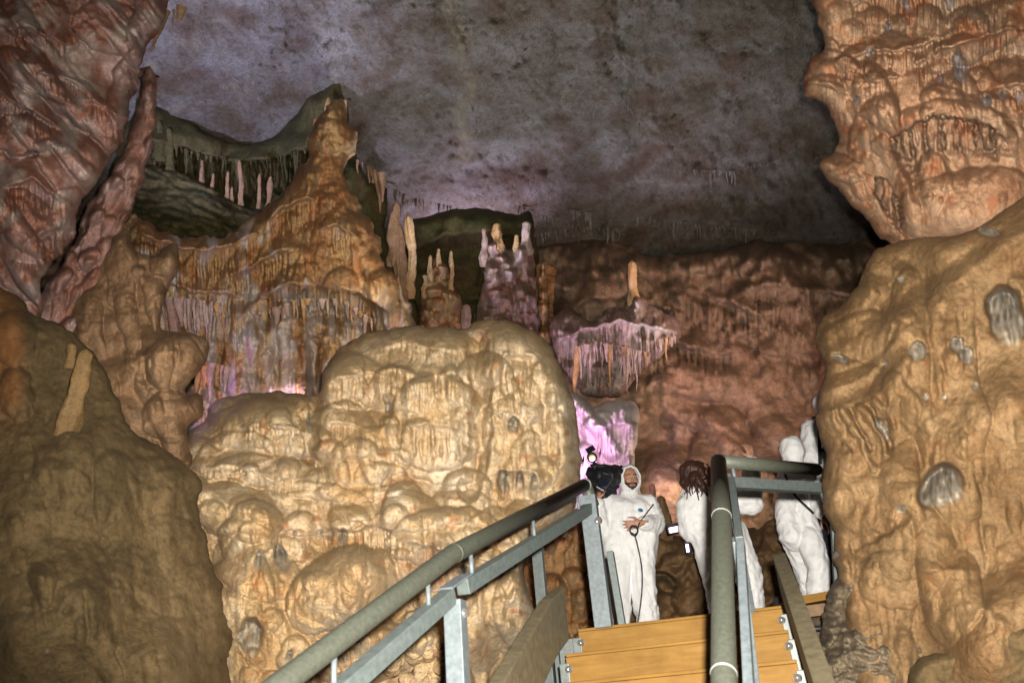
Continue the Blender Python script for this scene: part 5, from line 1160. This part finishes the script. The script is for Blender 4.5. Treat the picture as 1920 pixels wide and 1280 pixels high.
def hand_parts(bm, wrist, dirv, side, palm_n, curl=0.5, k=1.0, point=False):
    """palm with four fingers and a thumb; dirv along the hand, side towards the thumb, palm_n out of the palm"""
    w_ = Vector(wrist); d = Vector(dirv).normalized(); s_ = Vector(side); s_ = (s_ - d * s_.dot(d)).normalized(); n = d.cross(s_).normalized()
    if n.dot(Vector(palm_n)) < 0: n = -n
    capsule(bm, w_ - d * 0.05 * k, 0.026 * k, w_ + d * 0.02 * k, 0.025 * k, 10)
    for q in (-0.024, -0.008, 0.008, 0.024): capsule(bm, w_ + d * 0.015 * k + s_ * q * 0.7 * k, 0.017 * k, w_ + d * 0.082 * k + s_ * q * k, 0.0125 * k, 10)
    for q, ln, cu in ((0.031, 0.072, 0.15 if point else curl), (0.0105, 0.080, curl), (-0.0105, 0.074, curl * 1.1), (-0.031, 0.058, curl * 1.2)):
        p = w_ + d * 0.085 * k + s_ * q * k; a = 0.0
        for sg, r0, r1 in ((0.45, 0.0098, 0.0090), (0.30, 0.0090, 0.0082), (0.25, 0.0082, 0.0072)):
            a += cu; e = p + (d * cos(a) + n * sin(a)) * ln * sg * k + s_ * q * 0.12 * k
            capsule(bm, p, r0 * k, e, r1 * k, 8); p = e
    p = w_ + d * 0.02 * k + s_ * 0.022 * k; e = p + (d * 0.55 + s_ * 0.75 + n * 0.35).normalized() * 0.042 * k; capsule(bm, p, 0.014 * k, e, 0.0115 * k, 8)
    e2 = e + (d * 0.85 + s_ * 0.3 + n * 0.4).normalized() * 0.032 * k; capsule(bm, e, 0.0115 * k, e2, 0.0088 * k, 8)
    e3 = e2 + (d * 0.95 + n * 0.35).normalized() * 0.022 * k; capsule(bm, e2, 0.0088 * k, e3, 0.0075 * k, 8)
def hood(parent, c, R, rx, ry, rz, open_deg=58, mat=None, lining=None, tail=None):
    """open-fronted hood shell with a gathered edge"""
    c = Vector(c); nu, nv = 48, 26; vs = []; F = []
    for j in range(nv):
        th = radians(open_deg) + (pi - radians(open_deg)) * j / (nv - 1)
        for i in range(nu):
            a = 2 * pi * i / nu
            wob = 1 + 0.03 * sin(a * 9 + j * 0.3) * (1 if j < 3 else 0.5) + 0.035 * mnz.noise(Vector((cos(a) * 2, sin(a) * 2, th * 2)))
            x = sin(th) * cos(a) * rx * wob; z = sin(th) * sin(a) * rz * wob; y = -cos(th) * ry
            if z < 0: x *= 1 + 0.15 * (-z / rz)
            vs.append((c + R @ Vector((x, y, z)))[:])
    for j in range(nv - 1):
        for i in range(nu): F.append([j * nu + i, j * nu + (i + 1) % nu, (j + 1) * nu + (i + 1) % nu, (j + 1) * nu + i])
    o = link('hood', npmesh('hood', vs, F), mat or m_suit, parent)
    sm = o.modifiers.new('s', 'SOLIDIFY'); sm.thickness = 0.008; sm.offset = 1
    # elastic edge
    e = tube('hood_edge', [np.array(vs[i % nu]) for i in range(nu + 1)], 0.008, m_suit, parent, 8)
    if lining:
        vs2 = [(c + (Vector(v) - c) * 0.965)[:] for v in vs[:nu * 12]]
        link('hood_lining', npmesh('hood_lining', vs2, [f for f in F if max(f) < nu * 12]), lining, parent)
def strap(name, pts, wd, mat, parent, nrm=(0, -1, 0), th=0.006):
    pts = [np.array(p, float) for p in pts]; vs = []; F = []; n = len(pts); nrm = np.array(nrm, float)
    for i in range(n):
        tg = pts[min(i + 1, n - 1)] - pts[max(i - 1, 0)]; tg /= np.linalg.norm(tg); sd = np.cross(tg, nrm); sd /= np.linalg.norm(sd)
        for a, b in ((-1, 0), (1, 0), (1, 1), (-1, 1)): vs.append(pts[i] + sd * wd / 2 * a - nrm * th * b)
    for i in range(n - 1):
        for k in range(4): F.append([i * 4 + k, i * 4 + (k + 1) % 4, (i + 1) * 4 + (k + 1) % 4, (i + 1) * 4 + k])
    F += [[0, 1, 2, 3], [(n - 1) * 4 + k for k in (3, 2, 1, 0)]]
    return link(name, npmesh(name, vs, F, False), mat, parent)
def mk(Y):
    def J(px, py, dy=0.0, ): return U(px, py, Y + dy)
    return J

# --- the man with the video camera
Y1 = Yfor(1180, 872, 2.2); J = mk(Y1)
base = J(1185, 1170); man = empty('person', (base[0], base[1], 0.47), 'bearded man in a white hooded coverall facing us, holding a looped cable', 'person', 'people in white coveralls')
HR = rotm(8, -6, 2); hc = J(1181, 899, -0.02); GZ_ = 0.49
legs1 = [(J(1163, 1045), J(1158, 1110, -0.03), J(1160, 1172)), (J(1197, 1045), J(1207, 1110, -0.03), J(1215, 1165))]
sh1 = (J(1141, 947), J(1214, 947)); el1 = (J(1126, 990, -0.05), J(1228, 982, -0.04)); wr1 = (J(1121, 938, -0.18), J(1202, 980, -0.24))
def down(p, z): return np.array([p[0], p[1], z])
def man_body(bm):
    head_parts(bm, hc, HR, 0.98)
    capsule(bm, J(1179, 940, 0.03), 0.06, J(1178, 950, 0.03), 0.09)
    capsule(bm, J(1178, 960, 0.02), 0.11, J(1178, 1035, 0.02), 0.11)
    for hp, kn, an in legs1:
        capsule(bm, hp, 0.085, kn, 0.06); capsule(bm, kn, 0.06, down(an, 0.60), 0.04); f_ = down(an, 0.53)
        capsule(bm, f_, 0.045, f_ + np.array([0.02, -0.17, -0.015]), 0.035)
    for a, b, c in zip(sh1, el1, wr1): capsule(bm, a, 0.05, b, 0.042); capsule(bm, b, 0.042, c, 0.028)
    hand_parts(bm, wr1[1], (-0.95, -0.15, -0.12), (0, -0.2, 1), (0, 0.8, -0.4), 0.35, 1.05)
    hand_parts(bm, wr1[0], (0.25, 0.1, 1), (0.4, -1, 0), (1, 0.3, 0), 0.5, 1.05)
fuse('body', man_body, 0.0068, m_skin, man, 2)
def man_suit(bm):
    for sx, s_, e_, w2 in ((-1, sh1[0], el1[0], wr1[0]), (1, sh1[1], el1[1], wr1[1])):
        capsule(bm, s_, 0.098, e_, 0.092); capsule(bm, e_, 0.092, e_ + (w2 - e_) * 0.82, 0.060)
        capsule(bm, J(1178 + sx * 8, 948, 0.02), 0.10, s_, 0.095)
    for x0, x1 in ((1158, 1156), (1199, 1204), (1178, 1180)):
        capsule(bm, J(x0, 958, 0.0), 0.135, J(x1, 1010, 0), 0.145); capsule(bm, J(x1, 1010, 0), 0.145, J(x1, 1046, 0), 0.125)
    for hp, kn, an in legs1:
        capsule(bm, hp, 0.125, kn, 0.110); a2 = down(an, 0.60); capsule(bm, kn, 0.110, a2, 0.100)
    capsule(bm, J(1178, 925, 0.05), 0.085, J(1178, 950, 0.02), 0.12)
fuse('coverall', man_suit, 0.011, m_suit, man, 3, 0.0125, 6.5, 1)
for hp, kn, an in legs1:
    f_ = down(an, 0.53)
    tube('boot', [f_ + np.array([0, 0.03, 0.02]), f_ + np.array([0.01, -0.1, -0.0]), f_ + np.array([0.02, -0.2, -0.01])], [0.06, 0.055, 0.035], m_suit, man, 14)
hood(man, Vector(hc) + HR @ Vector((0, 0.012, 0.008)), HR, 0.108, 0.118, 0.140, 50, lining=m_lining)
face_details(man, hc, HR, True, 0.98)
strap('zip_flap', [J(1177, 945, -0.165), J(1176, 975, -0.172), J(1175, 1010, -0.172), J(1174, 1040, -0.155)], 0.03, m_suit, man)
link('chest_badge', soup_mesh('chest_badge', lambda bm: ellip(bm, J(1201, 956, -0.14), 0.026, 0.008, 0.018, rotm(10, 0, 10), 16)), plain('blue_badge_print', (0.03, 0.13, 0.28), 0.4, 0, 0.3, 90), man)
# cable: loops in the hand, one end to the elbow, one down to the floor
hx = J(1186, 990, -0.30)
pts = [J(1225, 945, -0.18), J(1212, 962, -0.22), J(1198, 982, -0.27)]
for i in range(26):
    a = i / 26 * 2 * pi * 2.6; pts.append(hx + np.array([0.035 * cos(a) + 0.01, -0.01 * sin(a * 0.7), -0.02 + 0.040 * sin(a) + 0.008 * sin(2.3 * a)]))
pts += [J(1190, 1003, -0.28), J(1196, 1025, -0.26), J(1203, 1060, -0.24), J(1204, 1100, -0.24), J(1200, 1140, -0.22), J(1195, 1170, -0.2), J(1190, 1190, -0.2)]
tag(tube('cable', pts, 0.006, m_black, None, 8, 3), 'thin dark cable looped in the bearded man\'s hand and hanging to his feet', 'cable')
# video camera on his shoulder
vc = empty('video_camera', J(1142, 905, -0.05), 'black shoulder video camera in a soft cover with a small lamp on top', 'video camera')
def cam_body(bm):
    ellip(bm, J(1134, 898, 0.0), 0.155, 0.20, 0.10, rotm(0, 0, 8)); ellip(bm, J(1152, 892, 0.05), 0.12, 0.16, 0.085, rotm(0, 0, 20))
    capsule(bm, J(1112, 890, -0.05), 0.06, J(1130, 925, -0.02), 0.085); capsule(bm, J(1150, 884, 0), 0.06, J(1118, 878, 0), 0.045); capsule(bm, J(1140, 925, 0), 0.07, J(1126, 900, 0), 0.07)
    capsule(bm, J(1108, 882, -0.05), 0.03, J(1165, 880, 0.0), 0.03)
fuse('camera_cover', cam_body, 0.01, m_cloth, vc, 2, 0.014, 10, 4)
lb = bar('camera_body', J(1122, 902, -0.25), J(1140, 912, -0.25), UZ, 0.15, 0.11, plain('black_camera_plastic', (0.012, 0.014, 0.02), 0.25, 0, 0.2), vc, 0.012)
disc('lens_rim', J(1131, 906, -0.33), (0.05, 1, -0.1), 0.045, 0.09, m_black, vc, 24)
disc('lens_glass', J(1131, 906, -0.378), (0.05, 1, -0.1), 0.034, 0.006, plain('dark_lens_glass', (0.01, 0.015, 0.03), 0.05, 0, 0.1), vc, 24)
tube('lamp_stem', [J(1115, 866, -0.1), J(1116, 886, -0.08)], 0.012, m_black, vc, 10)
hd = disc('lamp_head', J(1110, 857, -0.12), (0.1, 1, 0.25), 0.048, 0.10, m_black, vc, 24)
disc('light_face', J(1110, 858, -0.178), (0.1, 1, 0.25), 0.034, 0.01, plain('lamp_reflector', (0.55, 0.42, 0.2), 0.15, 0.6, 0.1), hd, 24)
for (x0, y0, x1, y1, sx_) in [(1110, 846, 1104, 838, 0.085), (1124, 853, 1126, 845, 0.06), (1095, 858, 1092, 868, 0.07), (1112, 870, 1114, 874, 0.06)]:
    bar('barn_door', J(x0, y0, -0.17), J(x1, y1, -0.23), (1, 0, 0.15) if abs(x0 - 1110) < 6 else (0.2, -0.5, 1), sx_, 0.005, m_black, hd, 0.001)

# --- the woman pointing up
Y2 = Yfor(1305, 857, 2.08); J2 = mk(Y2)
base = J2(1345, 1150); wom = empty('person', (base[0], base[1], 0.47), 'woman with long red-brown hair in a white coverall, one arm raised', 'person', 'people in white coveralls')
WR = rotm(72, 26, 0); wc = J2(1317, 886)
wl = [(J2(1324, 1010), J2(1342, 1080, -0.04), J2(1350, 1150)), (J2(1374, 1000, 0.05), J2(1401, 1068, 0.08), J2(1412, 1140, 0.12))]
wel = J2(1407, 942, -0.08); wwr = J2(1409, 858, -0.18); wsh = J2(1345, 936, -0.08); lsh = J2(1300, 925, 0.10); lel = J2(1292, 975, 0.12); lwr = J2(1345, 985, -0.05)
def w_body(bm):
    head_parts(bm, wc, WR, 0.93)
    capsule(bm, J2(1306, 912), 0.05, J2(1312, 935), 0.07); capsule(bm, J2(1318, 945), 0.10, J2(1335, 1005), 0.105)
    for hp, kn, an in wl:
        capsule(bm, hp, 0.08, kn, 0.058); capsule(bm, kn, 0.058, down(an, 0.60), 0.038); f_ = down(an, 0.53); capsule(bm, f_, 0.04, f_ + np.array([0.16, -0.05, -0.015]), 0.032)
    capsule(bm, wsh, 0.045, wel, 0.038); capsule(bm, wel, 0.038, wwr, 0.025); capsule(bm, lsh, 0.045, lel, 0.038); capsule(bm, lel, 0.038, lwr, 0.026)
    hand_parts(bm, wwr, (-0.02, 0.1, 1), (-1, -0.2, 0.2), (0, 1, 0), 0.25, 0.98)
    hand_parts(bm, lwr, (1, -0.2, 0), (0, 0, 1), (0, 1, 0), 0.6, 0.95)
fuse('body', w_body, 0.0068, m_skin, wom, 2)
def w_suit(bm):
    capsule(bm, J2(1305, 932, 0.02), 0.115, J2(1303, 975, 0.03), 0.145); capsule(bm, J2(1328, 940, 0), 0.13, J2(1330, 985, 0), 0.155)
    capsule(bm, J2(1303, 972, 0.03), 0.14, J2(1330, 1012, 0.0), 0.14); capsule(bm, J2(1345, 955, 0), 0.14, J2(1364, 1010, 0.02), 0.135)
    for hp, kn, an in wl: capsule(bm, hp, 0.13, kn, 0.105); capsule(bm, kn, 0.105, down(an, 0.60), 0.085)
    capsule(bm, wsh, 0.10, wel, 0.098); capsule(bm, wel, 0.10, wel + (wwr - wel) * 0.85, 0.066)
    capsule(bm, lsh, 0.10, lel, 0.10); capsule(bm, lel, 0.10, lel + (lwr - lel) * 0.85, 0.06)
    capsule(bm, J2(1290, 948, 0.0), 0.09, J2(1297, 990, 0.02), 0.12)
    capsule(bm, J2(1305, 918, 0.03), 0.07, J2(1310, 932), 0.09)
fuse('coverall', w_suit, 0.011, m_suit, wom, 3, 0.0125, 6.5, 2)
face_details(wom, wc, WR, False, 0.93)
def w_hair(bm):
    c = Vector(wc)
    def L(x, y, z): return c + WR @ Vector((x, y, z))
    ellip(bm, L(0, 0.028, 0.035), 0.090, 0.092, 0.098, WR); ellip(bm, L(0, 0.075, -0.01), 0.085, 0.075, 0.095, WR)
    for sx in (-1, 1): capsule(bm, L(0.075 * sx, 0.0, 0.04), 0.022, L(0.082 * sx, 0.01, -0.06), 0.028)
    capsule(bm, J2(1296, 880), 0.085, J2(1284, 905), 0.05); capsule(bm, J2(1284, 880), 0.05, J2(1281, 900), 0.03)
    capsule(bm, J2(1303, 895, -0.06), 0.055, J2(1318, 912, -0.09), 0.035); capsule(bm, J2(1318, 908, -0.09), 0.030, J2(1326, 930, -0.12), 0.014)
    capsule(bm, J2(1297, 905, 0), 0.05, J2(1300, 918, -0.02), 0.03)
hr = fuse('hair', w_hair, 0.008, m_hair, wom, 2, 0.005, 14.0, 6)
rg = np.random.RandomState(8)
for i in range(26):
    x0 = rg.uniform(1282, 1318); y0 = rg.uniform(885, 905); dy = -0.10 + rg.uniform(-0.03, 0.02)
    ln = rg.uniform(14, 38); sw = rg.uniform(-4, 7)
    tube('hair_lock', [J2(x0, y0, dy), J2(x0 + sw, y0 + ln * 0.35, dy - 0.02), J2(x0 + sw * 0.3 + 3, y0 + ln * 0.7, dy - 0.03), J2(x0 + sw * 1.2 + 2, y0 + ln, dy - 0.03)], [0.010] * 5 + [0.008] * 5 + [0.005] * 5 + [0.002], m_hair, hr, 6, 5)

# --- hooded person at right, seen from behind
Y3 = Yfor(1485, 813, 2.32); J3 = mk(Y3)
base = J3(1515, 1130); pr = empty('person', (base[0], base[1], 0.47), 'hooded person in white seen from behind, thin black strap across the back', 'person', 'people in white coveralls')
pc = J3(1487, 846); PRt = rotm(150, 5, 0)
pl = [(J3(1488, 1005, 0.05), J3(1508, 1062, 0.16), J3(1530, 1128, 0.3)), (J3(1516, 1008, -0.04), J3(1536, 1062, -0.12), J3(1519, 1128, -0.04))]
psh = J3(1516, 897, -0.04); pel = J3(1530, 938, -0.10); pwr = J3(1544, 966, -0.20); pls = J3(1476, 895, 0.02); ple = J3(1470, 940, 0.05); plw = J3(1482, 970, 0.22)
def p_body(bm):
    head_parts(bm, pc, PRt, 0.97)
    capsule(bm, J3(1490, 872), 0.055, J3(1495, 895), 0.08); capsule(bm, J3(1495, 905), 0.07, J3(1500, 990), 0.08)
    for hp, kn, an in pl: capsule(bm, hp, 0.085, kn, 0.06); capsule(bm, kn, 0.06, down(an, 0.60), 0.04); f_ = down(an, 0.53); capsule(bm, f_, 0.042, f_ + np.array([0.1, 0.1, -0.01]), 0.034)
    capsule(bm, psh, 0.05, pel, 0.042); capsule(bm, pel, 0.042, pwr, 0.028); capsule(bm, pls, 0.05, ple, 0.042); capsule(bm, ple, 0.042, plw, 0.028)
    hand_parts(bm, pwr, (0.35, -0.2, -0.9), (-0.9, -0.2, -0.2), (0, 1, 0), 0.35, 1.05); hand_parts(bm, plw, (0.2, 0.6, -0.8), (1, 0, 0), (0, -1, 0), 0.5, 1.0)
fuse('body', p_body, 0.009, m_skin, pr, 2)
def p_suit(bm):
    ellip(bm, pc + np.array([0, 0, 0.01]), 0.108, 0.115, 0.132); capsule(bm, J3(1489, 862), 0.085, J3(1494, 884), 0.09)
    capsule(bm, J3(1482, 902), 0.095, psh, 0.09); capsule(bm, J3(1482, 908), 0.10, J3(1476, 960), 0.105); capsule(bm, J3(1506, 908), 0.10, J3(1500, 965), 0.11)
    capsule(bm, J3(1476, 960), 0.105, J3(1488, 1004), 0.125); capsule(bm, J3(1500, 962), 0.11, J3(1516, 1006), 0.12)
    capsule(bm, pl[0][0], 0.115, pl[0][1], 0.09); capsule(bm, pl[0][1], 0.09, down(pl[0][2], 0.62), 0.08)
    capsule(bm, pl[1][0], 0.115, pl[1][1], 0.088); capsule(bm, pl[1][1], 0.088, down(pl[1][2], 0.62), 0.082)
    capsule(bm, psh, 0.085, pel, 0.075); capsule(bm, pel, 0.075, pel + (pwr - pel) * 0.8, 0.056); capsule(bm, pls, 0.085, ple, 0.075); capsule(bm, ple, 0.075, ple + (plw - ple) * 0.85, 0.055)
fuse('coverall', p_suit, 0.011, m_suit, pr, 3, 0.0125, 6.5, 3)
strap('shoulder_strap', [J3(1472, 888, -0.13), J3(1480, 912, -0.165), J3(1496, 934, -0.175), J3(1514, 951, -0.175), J3(1526, 962, -0.15)], 0.022, m_cloth, pr)

# --- the fourth person, half hidden by the wall
Y4 = Y3 + 0.55; J4 = mk(Y4)
base = J4(1545, 1150); p4 = empty('person', (base[0], base[1], 0.47), 'person in white with black harness, half hidden behind the tan wall', 'person', 'people in white coveralls')
q4 = J4(1549, 762)
def q_body(bm):
    head_parts(bm, q4, rotm(120, 0, 0), 0.97); capsule(bm, J4(1549, 790), 0.06, J4(1549, 810), 0.09); capsule(bm, J4(1549, 815), 0.12, J4(1556, 930), 0.12)
    for dx in (0, 34): capsule(bm, J4(1552 + dx, 930), 0.09, J4(1556 + dx, 1030), 0.06); capsule(bm, J4(1556 + dx, 1030), 0.06, down(J4(1558 + dx, 1130), 0.55), 0.045)
    capsule(bm, J4(1522, 812), 0.05, J4(1522, 862), 0.042); capsule(bm, J4(1522, 862), 0.042, J4(1540, 900, -0.15), 0.03); hand_parts(bm, J4(1540, 900, -0.15), (1, -0.3, 0), (0, 0, 1), (0, 1, 0), 0.6)
fuse('body', q_body, 0.010, m_skin, p4, 2)
def q_suit(bm):
    ellip(bm, q4 + np.array([0, 0, 0.01]), 0.115, 0.122, 0.14); capsule(bm, J4(1549, 780), 0.09, J4(1549, 800), 0.11)
    capsule(bm, J4(1524, 806), 0.11, J4(1570, 806), 0.11); capsule(bm, J4(1540, 820), 0.15, J4(1545, 920), 0.15); capsule(bm, J4(1565, 820), 0.15, J4(1568, 920), 0.15)
    capsule(bm, J4(1522, 812, -0.02), 0.10, J4(1521, 862, -0.03), 0.092); capsule(bm, J4(1521, 862, -0.03), 0.092, J4(1536, 893, -0.12), 0.065)
fuse('coverall', q_suit, 0.012, m_suit, p4, 3, 0.0125, 6.5, 7)
def q_leg(bm):
    for dx in (0, 34): capsule(bm, J4(1556 + dx, 930), 0.13, J4(1560 + dx, 1030), 0.10); capsule(bm, J4(1560 + dx, 1030), 0.10, down(J4(1562 + dx, 1130), 0.62), 0.085)
fuse('trousers', q_leg, 0.014, m_navy, p4, 3, 0.012, 8, 9)
strap('harness_strap', [J4(1534, 786, -0.17), J4(1536, 815, -0.19), J4(1537, 845, -0.185), J4(1538, 870, -0.17)], 0.035, m_cloth, p4)
strap('harness_strap', [J4(1537, 842, -0.195), J4(1560, 848, -0.2), J4(1580, 852, -0.18)], 0.035, m_cloth, p4)
strap('harness_strap', [J4(1522, 784, -0.10), J4(1540, 778, -0.16), J4(1556, 790, -0.17)], 0.03, m_cloth, p4)
fuse('backpack', lambda bm: (ellip(bm, J4(1562, 815, -0.26), 0.12, 0.10, 0.19), capsule(bm, J4(1560, 800, -0.26), 0.09, J4(1564, 835, -0.26), 0.09)), 0.012, m_cloth, p4, 2, 0.01, 9, 3)
bpy.data.scenes.remove(TMP)
